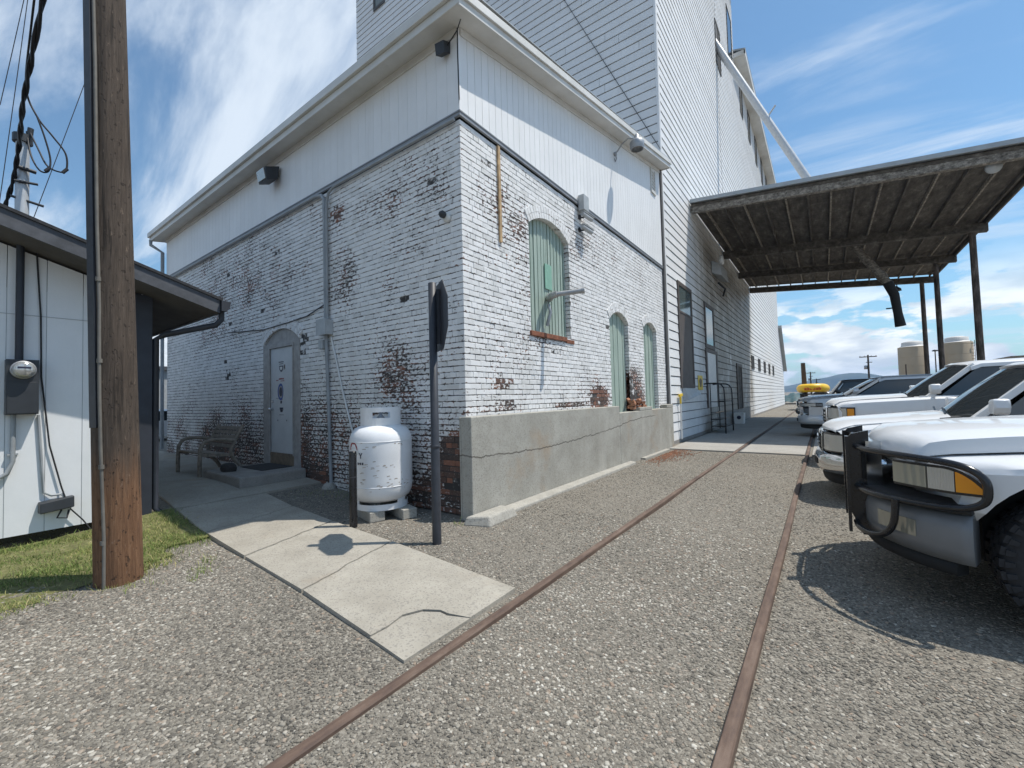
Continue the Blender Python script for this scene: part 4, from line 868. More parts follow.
# ------------------------------------------------------------------ small house
HS = thing('small_house', 'small white boarded building with charcoal trim and low gable roof', 'house', (-5.5, -5, 0))
def hz(y): return 2.98+.317*(-1.77-y)
b = MB(); y = -2.42; rr = random.Random(2)
while y > -9.2:
    w = .305; y1 = max(y-w, -9.2); mid = -7.4
    t0 = hz(y)-.20 if y > mid else hz(2*mid-y)-.20; t1 = hz(y1)-.20 if y1 > mid else hz(2*mid-y1)-.20
    b.hexa([(-3.60, y1+.006, .12), (-3.55, y1+.006, .12), (-3.55, y, .12), (-3.60, y, .12), (-3.60, y1+.006, t1), (-3.55, y1+.006, t1), (-3.55, y, t0), (-3.60, y, t0)], 0, (rr.random()*.4, 0)); y = y1
b.box(-3.62, -3.556, -9.2, -2.42, .12, 2.9, 1)
b.box(-11, -3.55, -2.47, -2.42, .12, 3.05); b.box(-11, -3.55, -9.2, -9.15, .12, 3.0); b.box(-11, -10.95, -9.15, -2.47, .12, 3.0)
b.build('wall', ['house', 'boxlt'], HS, attrs=True)
b = MB(); b.box(-11, -3.58, -9.1, -2.46, -.1, .12); b.build('footing', 'black', HS)
b = MB(); b.box(-3.549, -3.542, -9.2, -2.42, 2.60, 2.606); b.build('panel_joint', 'boxlt', HS)
b = MB(); b.box(-3.66, -3.52, -2.60, -2.36, .02, 3.02); b.build('corner_trim', 'navy', HS, bevel=.004)
XF, XB, YE, YR = -2.93, -11.6, -1.77, -7.4
b = MB()
def slabh(x0, x1, ya, yb, a, c, mi=0): b.hexa([(x0, ya, hz(ya)+a), (x1, ya, hz(ya)+a), (x1, yb, hz(yb)+a), (x0, yb, hz(yb)+a), (x0, ya, hz(ya)+c), (x1, ya, hz(ya)+c), (x1, yb, hz(yb)+c), (x0, yb, hz(yb)+c)], mi)
slabh(XB, XF+.02, YE+.03, YR, -.005, .03)
b.hexa([(XB, YR, hz(YR)-.005), (XF+.02, YR, hz(YR)-.005), (XF+.02, 2*YR-YE, hz(YE)-.005), (XB, 2*YR-YE, hz(YE)-.005), (XB, YR, hz(YR)+.03), (XF+.02, YR, hz(YR)+.03), (XF+.02, 2*YR-YE, hz(YE)+.03), (XB, 2*YR-YE, hz(YE)+.03)])
b.build('roof', 'shingle', HS)
b = MB(); slabh(XF-.03, XF, YE, YR, -.185, -.008); b.hexa([(XF-.03, YR, hz(YR)-.185), (XF, YR, hz(YR)-.185), (XF, 2*YR-YE, hz(YE)-.185), (XF-.03, 2*YR-YE, hz(YE)-.185), (XF-.03, YR, hz(YR)-.008), (XF, YR, hz(YR)-.008), (XF, 2*YR-YE, hz(YE)-.008), (XF-.03, 2*YR-YE, hz(YE)-.008)]); b.build('rake_board', 'fascia', HS)
b = MB(); slabh(XB, XF-.032, YE-.02, YR, -.17, -.15); slabh(XB, XF-.032, YE-.02, YE, -.185, -.01); b.build('soffit', 'soffit', HS)
b = MB(); b.loft([[(x, -1.765, 2.82), (x, -1.70, 2.82), (x, -1.66, 2.90), (x, -1.655, 2.96), (x, -1.765, 2.965)] for x in (XB, XF+.05)], sm=False); b.build('gutter', 'navy', HS)
b = MB(); b.tube([(-3.02, -1.72, 2.84), (-3.02, -1.72, 2.72), (-3.05, -1.78, 2.64), (-3.46, -2.24, 2.50), (-3.56, -2.315, 2.44), (-3.56, -2.318, .16), (-3.52, -2.24, .06)], .038, 10); b.build('downspout', 'navy', HS)

t = thing('electric_meter', 'dark grey electric meter box with round glass meter on the white house wall', 'electric meter', (-3.55, -3.5, 1.5))
b = MB(); b.box(-3.548, -3.40, -3.645, -3.40, 1.47, 2.08); b.box(-3.40, -3.394, -3.635, -3.41, 1.48, 1.83); b.build('box', 'box', t, bevel=.008)
b = MB(); b.lathe([(.0, .10), (.06, .098), (.082, .08), (.088, .03), (.092, .0)], (-3.40, -3.52, 1.965), 'x', 24); b.build('glass_dome', 'lens', t)
b = MB(); b.lathe([(.089, 0), (.100, 0), (.100, .03), (.089, .032)], (-3.40, -3.52, 1.965), 'x', 24); b.build('ring', 'galv', t)
b = MB(); b.box(-3.304, -3.299, -3.57, -3.47, 1.975, 1.995); b.build('dial', 'ink', t)
b = MB(); b.tube([(-3.49, -3.545, 2.08), (-3.49, -3.545, 3.42)], .033, 10); b.build('riser', 'navy', t)
b = MB(); b.tube([(-3.51, -3.58, 1.47), (-3.51, -3.58, .95), (-3.51, -3.62, .82), (-3.51, -3.75, .74), (-3.51, -4.2, .70)], .022, 8); b.box(-3.549, -3.50, -3.62, -3.54, 1.02, 1.04); b.build('lower_pipe', 'conduit', t)
t = thing('cable_box', 'small dark cable box low on the white house wall', 'cable box', (-3.52, -3.25, .4))
b = MB(); b.hexa([(-3.548, -3.385, .33), (-3.44, -3.375, .33), (-3.44, -3.10, .36), (-3.548, -3.10, .36), (-3.548, -3.385, .46), (-3.45, -3.375, .45), (-3.45, -3.10, .49), (-3.548, -3.10, .49)]); b.build('box', 'box', t, bevel=.01)
b = MB(); b.tube([(-3.53, -3.39, 1.46), (-3.53, -3.36, .9), (-3.53, -3.34, .56), (-3.52, -3.28, .52), (-3.52, -3.2, .52), (-3.50, -3.17, .48)], .013, 6); b.build('feed_pipe', 'conduit', t)
b = MB(); b.tube([(-3.53, -3.42, 3.38), (-3.53, -3.38, 2.6), (-3.53, -3.37, 1.9), (-3.52, -3.30, 1.1), (-3.52, -3.2, .6), (-3.49, -3.17, .47)], .008, 6); b.tube([(-3.49, -3.20, .34), (-3.46, -3.24, .26), (-3.47, -3.16, .24), (-3.49, -3.14, .33)], .010, 6); b.tube([(-3.50, -3.13, .34), (-3.50, -3.02, .18), (-3.45, -2.96, .06)], .008, 6); b.build('cables', 'wire', t)

# ------------------------------------------------------------------ utility pole
UP = thing('utility_pole', 'thick weathered timber utility pole standing at the edge of the grass', 'utility pole', (-1.3, -3.13, 0))
secs = []; n = 40; rr = random.Random(5); ph = [rr.uniform(0, 6.28) for _ in range(6)]
for z in np.arange(-.3, 9.3, .15):
    r = .165-.0052*z; ox = -1.30; oy = -3.13-.022*z; q = []
    for k in range(n):
        a = 2*math.pi*k/n
        d = r*(1+.012*math.sin(3*a+ph[0]+.2*z)+.010*math.sin(7*a+ph[1]-.35*z)+.008*math.sin(13*a+ph[2]))
        for ca, w_, dp in ((-.55, .055, .030), (.35, .04, .022), (-1.2, .045, .018)):
            dd = abs(((a-ca-.03*math.sin(z*1.3+ca))+math.pi) % (2*math.pi)-math.pi)
            if dd < w_*2: d -= dp*(1-dd/(w_*2))*(.6+.4*math.sin(z*.9+ca*5))
        q.append((ox+d*math.cos(a), oy+d*math.sin(a), z))
    secs.append(q)
b = MB(); b.loft(secs); b.build('trunk', 'pole', UP)
b = MB(); c0 = Vector((-1.3, -3.13, 0)); o1 = Vector((.73, -.68, 0))
pr_ = lambda z: c0+o1*(.174-.0052*z)+Vector((-.002, -.022*z, z))
b.tube([pr_(z)+Vector((.006*math.sin(z*5), .006*math.sin(z*3.1), 0)) for z in (-.05, .4, .8, 1.2, 1.6, 1.75, 1.95, 2.4, 3.1, 4.5, 6, 8.6)], .0125, 8)
for z in (.36, 1.0, 1.9, 2.6): b.tube([pr_(z), pr_(z+.035)], .02, 8)
b.build('ground_conduit', 'dull', UP)
o2 = Vector((-.05, -1, 0)).normalized()
b = MB(); o2 = Vector((.40, -.917, 0)); b.bar(c0+o2*.152+Vector((.0, -.03, 1.35)), c0+o2*.112+Vector((.0, -.198, 9.0)), .075, .035, (-.4, .917, 0)); b.build('cable_guard', 'signpost', UP)

# ------------------------------------------------------------------ service mast and overhead lines
t = thing('service_mast', 'pale service mast with cable clamps rising behind the small house roof', 'mast', (-6, -3.33, 3.4))
b = MB(); b.tube([(-6, -3.33, 3.3), (-6, -3.335, 5.62)], .075, 12); b.build('pipe', 'porcelain', t)
b = MB(); b.tube([(-6, -3.335, 5.62), (-6, -3.335, 5.74)], .11, 12); b.tube([(-5.95, -3.28, 5.60), (-5.93, -3.26, 5.86)], .035, 8); b.build('weatherhead', 'box', t)
for p_, q_, r_ in (((-5.9, -3.42, 5.20), (-5.9, -3.2, 5.18), .03), ((-5.92, -3.42, 4.98), (-5.9, -3.18, 5.0), .02), ((-6, -3.45, 4.76), (-5.9, -3.12, 4.68), .02)): b = MB(); b.tube([p_, q_], r_, 8); b.build('clamp', 'box', t)
def sag(p, q, s_, n=14): p, q = Vector(p), Vector(q); return [p.lerp(q, i/n)-Vector((0, 0, s_*4*(i/n)*(1-i/n))) for i in range(n+1)]
t = thing('service_drop', 'twisted black service cables dropping from the pole to the house mast', 'cable', (-4, -3.4, 5.5))
top = Vector((-1.36, -3.40, 7.3))
pth = [Vector((-6.4, -3.50, 4.55)), Vector((-6.0, -3.42, 5.0)), Vector((-5.6, -3.40, 5.4)), Vector((-4.4, -3.47, 5.45)), Vector((-3.5, -3.47, 5.72)), Vector((-2.5, -3.43, 6.35)), top]
def twist(pts, r, ph_, m=8):
    out = []; 
    for i in range(len(pts)-1):
        for k in range(m):
            p = pts[i].lerp(pts[i+1], k/m); a = ph_+(i*m+k)*.9; out.append(p+Vector((.3*math.sin(a), math.sin(a)*.9, math.cos(a)))*r)
    return out
b = MB(); b.tube(twist(pth, .016, 0), .017, 6); b.tube(twist(pth, .016, 3.14), .017, 6); b.build('twisted_pair', 'wire', t)
b = MB(); b.tube(cr([Vector((-5.95, -3.28, 5.84)), Vector((-5.75, -3.20, 5.5)), Vector((-5.6, -3.12, 5.22)), Vector((-5.5, -3.0, 5.14)), Vector((-5.5, -2.93, 5.2)), Vector((-5.5, -2.94, 5.45)), Vector((-5.5, -3.08, 5.66)), Vector((-5.5, -3.24, 5.88)), Vector((-5.4, -3.36, 6.2)), Vector((-4.2, -3.43, 6.35)), Vector((-2.6, -3.48, 6.6)), top]), .012, 6)
b.tube(cr([Vector((-5.95, -3.30, 5.80)), Vector((-5.8, -3.27, 5.4)), Vector((-5.6, -3.2, 5.12)), Vector((-5.5, -3.12, 5.10)), Vector((-5.5, -3.10, 5.3)), Vector((-5.5, -3.16, 5.6)), Vector((-5.5, -3.24, 5.88))]), .012, 6)
b.tube([(-5.5, -2.97, 5.14), (-5.5, -2.92, 5.22)], .022, 8); b.tube([(-5.5, -3.15, 5.09), (-5.5, -3.11, 5.15)], .022, 8); b.build('drip_loops', 'wire', t)
for k, (p, q, lab) in enumerate((((-12, -3.21, 8.91), (-11.4, -2.6, 14.0), 'thin overhead line at the far left of the sky'), ((-12, -3.22, 6.2), (-11.7, -2.75, 12.6), 'second thin overhead line, right of the leftmost one'), ((-12, -2.9, 5.2), (-11.8, -1.2, 12.9), 'thin overhead line passing behind the utility pole'))):
    b = MB(); b.tube(sag(p, q, .05, 8), .009, 5); tag(b.build('overhead_line', 'wire'), lab, 'overhead line', 'thin overhead lines')
# ------------------------------------------------------------------ vehicles (noses towards the track, -X)
def applied(ob, name, cutters):
    for c in cutters:
        m = ob.modifiers.new('cut', 'BOOLEAN'); m.object = c; m.operation = 'DIFFERENCE'; m.solver = 'EXACT'
    bpy.context.view_layer.update(); dg = bpy.context.evaluated_depsgraph_get()
    me = bpy.data.meshes.new_from_object(ob.evaluated_get(dg)); ob.modifiers.clear(); ob.data = me
    for c in cutters: bpy.data.objects.remove(c, do_unlink=True)
    bm = bmesh.new(); bm.from_mesh(me)
    for f in bm.faces: f.smooth = True
    for e in bm.edges:
        if len(e.link_faces) == 2: e.smooth = e.calc_face_angle(0) < .55
    bm.to_mesh(me); bm.free()
def ip(x, xs, ys): return float(np.interp(x, xs, ys))
def pickup(name, label, X0, Yc, s, group):
    root = thing(name, label, s.get('cat', 'pickup truck'), (X0+2.5, Yc, 0), group)
    P = lambda x, y, z: (X0+x, Yc+y, z)
    W, L = s['W'], s['L']; H = W/2; paint = s['paint']; cw, belt = s['cw'], s['belt']; zr = s['roof']; bow0 = s['bow']; bp = s.get('bp', 2.0)
    def hw(x): return H*(1-.05*max(0, 1-x/.7)**2)
    def bow(x): return bow0*max(0, 1-x/1.1)**1.5
    def zs(x): return ip(x, s['zsx'], s['zsz'])
    zb = s['rock']
    def half(x):
        h = hw(x); t = zs(x); lowf = ip(x, [0, .5, .9], [s.get('chin', zb+.18), zb+.10, zb])
        return [(h-.10, lowf), (h-.03, lowf+.06), (h-.005, (lowf+t)*.5-.02), (h, (lowf+t)*.5+.12), (h-.008, t-.13), (h-.03, t-.05), (h-.075, t-.012), (h-.15, t), (h*.66, t+.006), (h*.33, t+.012), (0, t+.014)]
    def ring(x):
        q = half(x); f = lambda y, z: P(x+bow(x)*abs(y/H)**bp, y, z)
        return [f(y, z) for y, z in q] + [f(-y, z) for y, z in q[-2::-1]]
    xs = [0, .03, .10, .2, .35, .5, .7, .9, 1.1, 1.3, 1.6, 1.9, 2.3, 2.8, 3.3, 3.8, 4.3, 4.8, L-.08, L]
    b = MB(); b.loft([ring(x) for x in xs]); body = b.build('body', paint, root, fix=True)
    cuts = []
    for ax in (s['ax1'], s['ax2']):
        for sg in (-1, 1):
            c = MB(); yy = sorted((sg*(H-.34), sg*(H+.2))); c.lathe([(0, yy[0]), (s['tr']+.10, yy[0]), (s['tr']+.10, yy[1]), (0, yy[1])], P(ax, 0, s['tr']+.03), 'y', 40); cuts.append(c.build('cut', 'liner', None, fix=True))
    body.data.materials.append(MT['liner'])
    applied(body, 'body', cuts)
    # hood
    hi = s['hi']*H; hr = s['hr']
    b = MB(); secs = []
    for q_, x in enumerate([s['h0']-.012, s['h0']-.006, s['h0']+.03, s['h0']+.1, s['h0']+.25, .6, .85, 1.1, cw]):
        k = (.02, .40)[q_] if q_ < 2 else ip(x, [s['h0'], s['h0']+.10, s['h0']+.4, cw], [.62, .92, 1, s.get('hk', 1)]); sec = []
        for j in range(-8, 9):
            y = hi*j/8; cr_ = (1-abs(j/8)**2.6)*s['crown']*(0 if q_ == 0 else 1)
            sec.append(P(x+bow(x)*abs(y/H)**bp, y, zs(x)+hr*k+cr_*min(1, k+.1) - (.018 if abs(j) == 8 else 0)))
        lo = [P(x+bow(x)*1.0*abs(hi/H)**bp, hi, zs(x)+.012), P(x+bow(x)*abs(hi/H)**bp, -hi, zs(x)+.012)]
        secs.append(sec+[P(x+bow(x)*abs(hi/H)**bp, hi+.012, zs(x)+hr*k*.45), P(x+bow(x)*abs(hi/H)**bp, hi+.014, zs(x)+.018), P(x+bow(x)*abs(hi/H)**bp, -hi-.014, zs(x)+.018), P(x+bow(x)*abs(hi/H)**bp, -hi-.012, zs(x)+hr*k*.45)])
    b.loft(secs); b.build('hood', paint, root, weld=True)
    # ribbons that follow the nose in plan
    pth = s['plan']; full = [(x, y) for x, y in pth] ; full = [(x, -y) for x, y in full[::-1]] + full[1:]
    d_ = [0]
    for i in range(1, len(full)): d_.append(d_[-1]+math.dist(full[i], full[i-1]))
    def at(t): return ip(t, d_, [p[0] for p in full]), ip(t, d_, [p[1] for p in full])
    mid = d_[-1]/2
    def ribbon(t0, t1, z0, z1, off, th=.03, n=14, rnd=.0, mat='chrome', nm='part', parent=root, zf=None):
        b = MB(); secs = []
        for i in range(n+1):
            t = mid+t0+(t1-t0)*i/n; x, y = at(t); xa, ya = at(t-.02); xb, yb = at(t+.02); tx_, ty_ = xb-xa, yb-ya; l = math.hypot(tx_, ty_) or 1; nx_, ny_ = -ty_/l, tx_/l
            # outward is away from the body centre line
            if nx_*(-1) + ny_*(y*.5) < 0: nx_, ny_ = -nx_, -ny_
            a0, a1 = (z0, z1) if zf is None else zf(i/n)
            o = lambda k, z: P(x+nx_*k, y+ny_*k, z)
            if rnd: q = [o(off-th, a0), o(off, a0+rnd*.2), o(off+rnd*.5, a0+(a1-a0)*.3), o(off+rnd*.5, a0+(a1-a0)*.7), o(off, a1-rnd*.2), o(off-th, a1)]
            else: q = [o(off-th, a0), o(off, a0), o(off, a1), o(off-th, a1)]
            secs.append(q)
        b.loft(secs, sm=bool(rnd)); return b.build(nm, mat, parent, fix=True)
    T = lambda y: ip(y, [p[1] for p in full[len(full)//2:]], d_[len(full)//2:]) - mid     # arc length from centre at half-width y
    s['extra'](ribbon, T, root, P, H, mid, d_)
    # greenhouse
    yb_, yr_ = H-.13, H-.27; wt = s['wt']; re_, ce = s['re'], s['ce']
    base = lambda sg: Vector(P(cw-.02+s.get('wc', .12), sg*yb_, belt-.02)); topc = lambda sg: Vector(P(wt+s.get('wc', .12)*.6, sg*yr_, zr-.06))
    b = MB(); secs = []
    for k in range(7):
        f = k/6; row = []
        for j in range(-6, 7):
            q = j/6; yy = q*(yb_*(1-f)+yr_*f); xx = (cw-.02)*(1-f)+wt*f + s.get('wc', .12)*q*q*(1-f)+s.get('wc', .12)*.6*q*q*f; zz = (belt-.02)*(1-f)+(zr-.05)*f + .02*math.sin(math.pi*f)
            row.append(P(xx, yy, zz))
        secs.append(row)
    v = [p for r_ in secs for p in r_]; b.add(v, [(i*13+k, i*13+k+1, (i+1)*13+k+1, (i+1)*13+k) for i in range(6) for k in range(12)], 0, True); b.build('windshield', 'glass', root)
    b = MB(); secs = []
    for x, dz in ((wt-.03, -.045), (wt+.05, -.012), (wt+.3, .01), ((wt+re_)/2, .02), (re_-.2, .0), (re_, -.05)):
        pr = [(yr_+.075, -.12), (yr_+.06, -.06), (yr_-.02, -.012), (yr_*.6, .008), (0, .014)]
        secs.append([P(x+s.get('wc', .12)*.6*(y/yr_)**2*(1 if x < wt+.2 else 0), y, zr+z+dz) for y, z in pr]+[P(x+s.get('wc', .12)*.6*(y/yr_)**2*(1 if x < wt+.2 else 0), -y, zr+z+dz) for y, z in pr[-2::-1]])
    b.loft(secs); b.build('roof', paint, root, weld=True)
    b = MB()
    for sg in (-1, 1):
        b.bar(base(sg)+Vector((-.03, 0, -.05)), topc(sg)+Vector((.05, 0, .0)), .075, .07, (0, 1, .2))
        bx = (cw+ce)/2+.28
        b.bar(P(bx+.05, sg*(yb_+.005), belt-.03), P(bx+.10, sg*(yr_+.045), zr-.10), .09, .04, (0, 1, 0))
        b.hexa([P(ce-.28, sg*(yb_-.04), belt-.05), P(ce, sg*(yb_-.04), belt-.05), P(ce, sg*(yb_+.01), belt-.05), P(ce-.28, sg*(yb_+.01), belt-.05), P(re_-.16, sg*(yr_), zr-.06), P(re_, sg*(yr_), zr-.06), P(re_, sg*(yr_+.055), zr-.09), P(re_-.16, sg*(yr_+.055), zr-.09)])
        b.bar(P(cw+.15, sg*(yb_+.012), belt-.035), P(ce, sg*(yb_+.012), belt-.035), .05, .05)
    b.build('cab_frame', paint, root, bevel=.008)
    for sg in (-1, 1):
        for a0, a1, c0, c1 in ((cw+.14+s.get('wc', .12), bx, wt+.12+s.get('wc', .12)*.6, bx+.06), (bx+.12, ce-.26, bx+.16, re_-.2)):
            b = MB(); b.hexa([P(a0, sg*(yb_-.02), belt-.03), P(a1, sg*(yb_-.02), belt-.03), P(a1, sg*(yb_-.005), belt-.03), P(a0, sg*(yb_-.005), belt-.03), P(c0, sg*(yr_+.02), zr-.09), P(c1, sg*(yr_+.02), zr-.09), P(c1, sg*(yr_+.035), zr-.09), P(c0, sg*(yr_+.035), zr-.09)]); b.build('side_window', 'glass', root)
    b = MB(); b.hexa([P(cw+.35, -yb_+.06, belt-.1), P(ce-.03, -yb_+.06, belt-.1), P(ce-.03, yb_-.06, belt-.1), P(cw+.35, yb_-.06, belt-.1), P(wt+.45, -yr_+.05, zr-.12), P(re_-.03, -yr_+.05, zr-.12), P(re_-.03, yr_-.05, zr-.12), P(wt+.45, yr_-.05, zr-.12)]); b.build('cabin_interior', 'inner', root)
    b = MB(); b.hexa([P(re_-.02, -yr_, belt), P(re_, -yr_, belt), P(re_, yr_, belt), P(re_-.02, yr_, belt), P(re_-.05, -yr_, zr-.1), P(re_-.03, -yr_, zr-.1), P(re_-.03, yr_, zr-.1), P(re_-.05, yr_, zr-.1)]); b.build('rear_window', 'glass', root)
    b = MB(); b.hexa([P(cw-.10, -yb_+.02, belt-.055), P(cw+.08, -yb_+.02, belt-.04), P(cw+.08, yb_-.02, belt-.04), P(cw-.10, yb_-.02, belt-.055), P(cw-.10, -yb_+.02, belt-.035), P(cw+.08, -yb_+.02, belt-.015), P(cw+.08, yb_-.02, belt-.015), P(cw-.10, yb_-.02, belt-.035)]); b.build('cowl', 'blackrub', root)
    for y0, y1 in ((-.55, .05), (.02, .62)): b = MB(); b.bar(P(cw-.02, y0, belt+.0), P(cw+.05, y1, belt+.06), .02, .02); b.build('wiper', 'black', root)
    for sg in (-1, 1):
        x0_, x1_ = cw+.22, bx+.1; b = MB(); secs = []
        for x in (x0_, (x0_+x1_)/2, x1_):
            q = [p for p in half(x)[1:6]]; secs.append([P(x, sg*(y+.006), z) for y, z in q]+[P(x, sg*(y-.02), z) for y, z in q[::-1]])
        b.loft(secs); d = b.build('door', paint, root, weld=True)
        b = MB(); b.bar(P(x1_-.28, sg*(H+.018), zs(2)-.16), P(x1_-.08, sg*(H+.018), zs(2)-.16), .03, .04); b.build('handle', s.get('trim', paint), d)
        b = MB(); mx = cw+.36; b.loft([[P(mx+dx, sg*(H+yo), belt+zo) for yo, zo in ((-.02, .03), (.16, .02), (.20, .10), (.18, .20), (.02, .19))] for dx in (-.10, -.04, .04)]); b.bar(P(mx, sg*(H-.12), belt+.05), P(mx, sg*(H+.05), belt+.07), .06, .05); b.build('mirror', s.get('mirror', paint), root, weld=True, bevel=.03)
    # wheels
    for ax in (s['ax1'], s['ax2']):
        for sg in (-1, 1):
            tr = s['tr']; c = P(ax, sg*(H-.15), tr); b = MB(); q = .135
            b.lathe([(tr*.58, -q*.8), (tr*.62, -q), (tr*.82, -q*1.04), (tr*.95, -q*.97), (tr*.985, -q*.8), (tr*.985, q*.8), (tr*.95, q*.97), (tr*.82, q*1.04), (tr*.62, q), (tr*.58, q*.8), (tr*.58, -q*.8)], c, 'y', 44)
            if s.get('lugs') and ax == s['ax1']:
                for k in range(36):
                    a = 2*math.pi*k/36
                    for (y0, y1, o) in ((-q*1.06, -q*.42, 0), (-q*.36, q*.02, .5), (q*.06, q*.38, 0), (q*.44, q*1.06, .5)):
                        aa = a+o*2*math.pi/36; r0, r1 = tr*.955, tr*1.012; w_ = .058; pts = []
                        for rr_ in (r0, r1):
                            for yy, sk in ((y0, -.012), (y1, .012)):
                                for dw in ((-w_, w_) if yy == y0 else (w_, -w_)): pts.append((c[0]+rr_*math.cos(aa+dw+sk), c[1]+yy, c[2]+rr_*math.sin(aa+dw+sk)))
                        b.hexa(pts)
                    for sgn in (-1, 1):
                        r0, r1 = tr*.86, tr*.96; yy = sgn*q*1.03; w_ = .035; pts = []
                        for y_ in (yy, yy+sgn*.012):
                            for rr_, dw in ((r0, -w_), (r0, w_), (r1, w_*1.3), (r1, -w_*1.3)): pts.append((c[0]+rr_*math.cos(a+dw), c[1]+y_, c[2]+rr_*math.sin(a+dw)))
                        b.hexa(pts)
            w_ = b.build('wheel', 'tyre', root)
            b = MB(); o = sg
            b.lathe([(tr*.60, o*q*.9), (tr*.57, o*q*.95), (tr*.54, o*q*.6), (tr*.50, o*q*.35), (tr*.2, o*q*.55), (tr*.17, o*q*.8), (0, o*q*.82)], c, 'y', 30)
            for k in range(6):
                a = 2*math.pi*k/6; e = Vector((math.cos(a), 0, math.sin(a))); b.bar(Vector(c)+e*tr*.15+Vector((0, o*q*.62, 0)), Vector(c)+e*tr*.54+Vector((0, o*q*.72, 0)), .05, .03, (0, 1, 0))
            b.build('rim', 'alloy', w_)
    b = MB(); b.box(X0+.55, X0+L-.35, Yc-H+.36, Yc+H-.36, .34, zb+.28); b.tube([P(s['ax1'], -H+.2, s['tr']), P(s['ax1'], H-.2, s['tr'])], .06, 8); b.tube([P(s['ax2'], -H+.2, s['tr']), P(s['ax2'], H-.2, s['tr'])], .06, 8); b.build('chassis', 'liner', root)
    return root

GRP = 'pickups parked nose-in beside the track'
# --- nearest: older white pickup with black grille guard
def ex_guard(ribbon, T, root, P, H, mid, d_):
    tE = mid-.02
    t1 = T(.42); t2 = tE-.29
    ribbon(-t1, t1, .74, 1.10, .035, .10, 12, 0, 'chrome', 'grille'); ribbon(-t1+.05, t1-.05, .79, 1.00, .045, .06, 12, 0, 'liner', 'grille_insert', root)
    for sg in (-1, 1):
        e = sorted((sg*(T(.675)), sg*t2)); zf = (lambda f: (.83, .99-.00*f)) ; n = 10
        def zfun(f, sg=sg):
            g = f if sg > 0 else 1-f        # 0 at grille, 1 at the corner
            return (.845-.0*g, .985-.11*max(0, (g-.62)/.38)**2.2)
        bz = ribbon(e[0]-.012, e[1]+.012, 0, 0, .012, .05, 16, 0, 'black', 'headlight_bezel', root, lambda f: (zfun(f)[0]-.018, zfun(f)[1]+.016))
        L_ = e[1]-e[0]; a = lambda f: e[0]+L_*(f if sg > 0 else 1-f)
        for f0, f1, mt, nm in ((0, .47, 'lensold', 'headlight'), (.49, .76, 'lens', 'parking_lamp'), (.77, 1.0, 'amber', 'turn_signal')):
            q = sorted((a(f0), a(f1))); ribbon(q[0], q[1], 0, 0, .022, .04, 8, 0, mt, nm, root, lambda f, f0=f0, f1=f1: zfun(f0+(f1-f0)*f if sg > 0 else 1-(f0+(f1-f0)*(1-f))))
    ribbon(-tE+.34, tE-.34, .38, .70, .005, .20, 40, .05, 'bumpergrey', 'bumper'); ribbon(-tE+.34, tE-.34, .70, .765, .025, .2, 40, .04, 'blackrub', 'bumper_pad')
    ribbon(-tE+.42, tE-.42, .30, .39, .0, .12, 40, .03, 'liner', 'air_dam')
    for sg in (-1, 1): q = sorted((sg*T(.55), sg*T(.80))); ribbon(q[0], q[1], .50, .61, .035, .03, 6, .0, 'lensold', 'fog_lamp', root)
    # guard
    b = MB()
    for y in (-.32, .32):
        b.prism([(-.15, 1.10), (-.11, 1.15), (.0, 1.18), (.0, 1.08), (.02, .62), (.07, .34), (-.06, .34), (-.15, .56), (-.15, 1.0)], lambda u, v, d: P(u, y+d, v), -.012, .012)
        b.box(P(-.152, 0, 0)[0], P(-.13, 0, 0)[0], P(0, y-.045, 0)[1], P(0, y+.03, 0)[1], .36, 1.13)
    b.tube([P(-.08, -.32, 1.10), P(-.085, 0, 1.11), P(-.08, .32, 1.10)], .022, 8); b.tube([P(-.08, -.32, .72), P(-.08, .32, .72)], .02, 8); b.tube([P(-.07, -.32, .45), P(-.07, .32, .45)], .025, 8)
    for k in range(5): b.tube([P(-.08, -.2+.1*k, .72), P(-.08, -.2+.1*k, 1.1)], .012, 6)
    for sg in (-1, 1):
        o = lambda x, y, z: P(x, sg*y, z)
        b.tube(cr([o(-.085, .33, 1.05), o(-.05, .50, 1.05), o(.04, .68, 1.048), o(.22, .87, 1.04), o(.36, .975, 1.025), o(.44, 1.03, .995), o(.485, 1.055, .945), o(.495, 1.06, .88), o(.48, 1.055, .81), o(.42, 1.03, .765), o(.33, .98, .745), o(.20, .87, .735), o(.04, .70, .73), o(-.05, .52, .73), o(-.085, .33, .73)], 5), .022, 10)
        b.tube(cr([o(-.10, .33, .44), o(-.085, .48, .43), o(-.03, .64, .435), o(.04, .74, .475), o(.085, .79, .57), o(.10, .80, .735)], 5), .022, 8)
    g = b.build('grille_guard', 'black', root, bevel=.0)
ram = dict(W=1.95, L=5.6, paint='car_white', cw=1.55, belt=1.20, roof=1.90, bow=.46, bp=2.3, zsx=[0, .2, 1.5, 1.7, 3, 5.6], zsz=[1.0, 1.035, 1.13, 1.20, 1.21, 1.24], rock=.55, chin=.66, ax1=.98, ax2=4.5, tr=.435, hi=.72, hr=.135, h0=.02, crown=.06, hk=.95, wt=2.15, re=3.7, ce=3.9, lugs=True, extra=ex_guard,
           plan=[(-.02, 0), (-.02, .25), (.0, .40), (.05, .55), (.15, .72), (.27, .86), (.38, .94), (.52, .985), (.80, .992)])
pickup('pickup_truck', 'nearest white pickup, with black grille guard and amber corner lamp', 4.05, .67, ram, GRP)

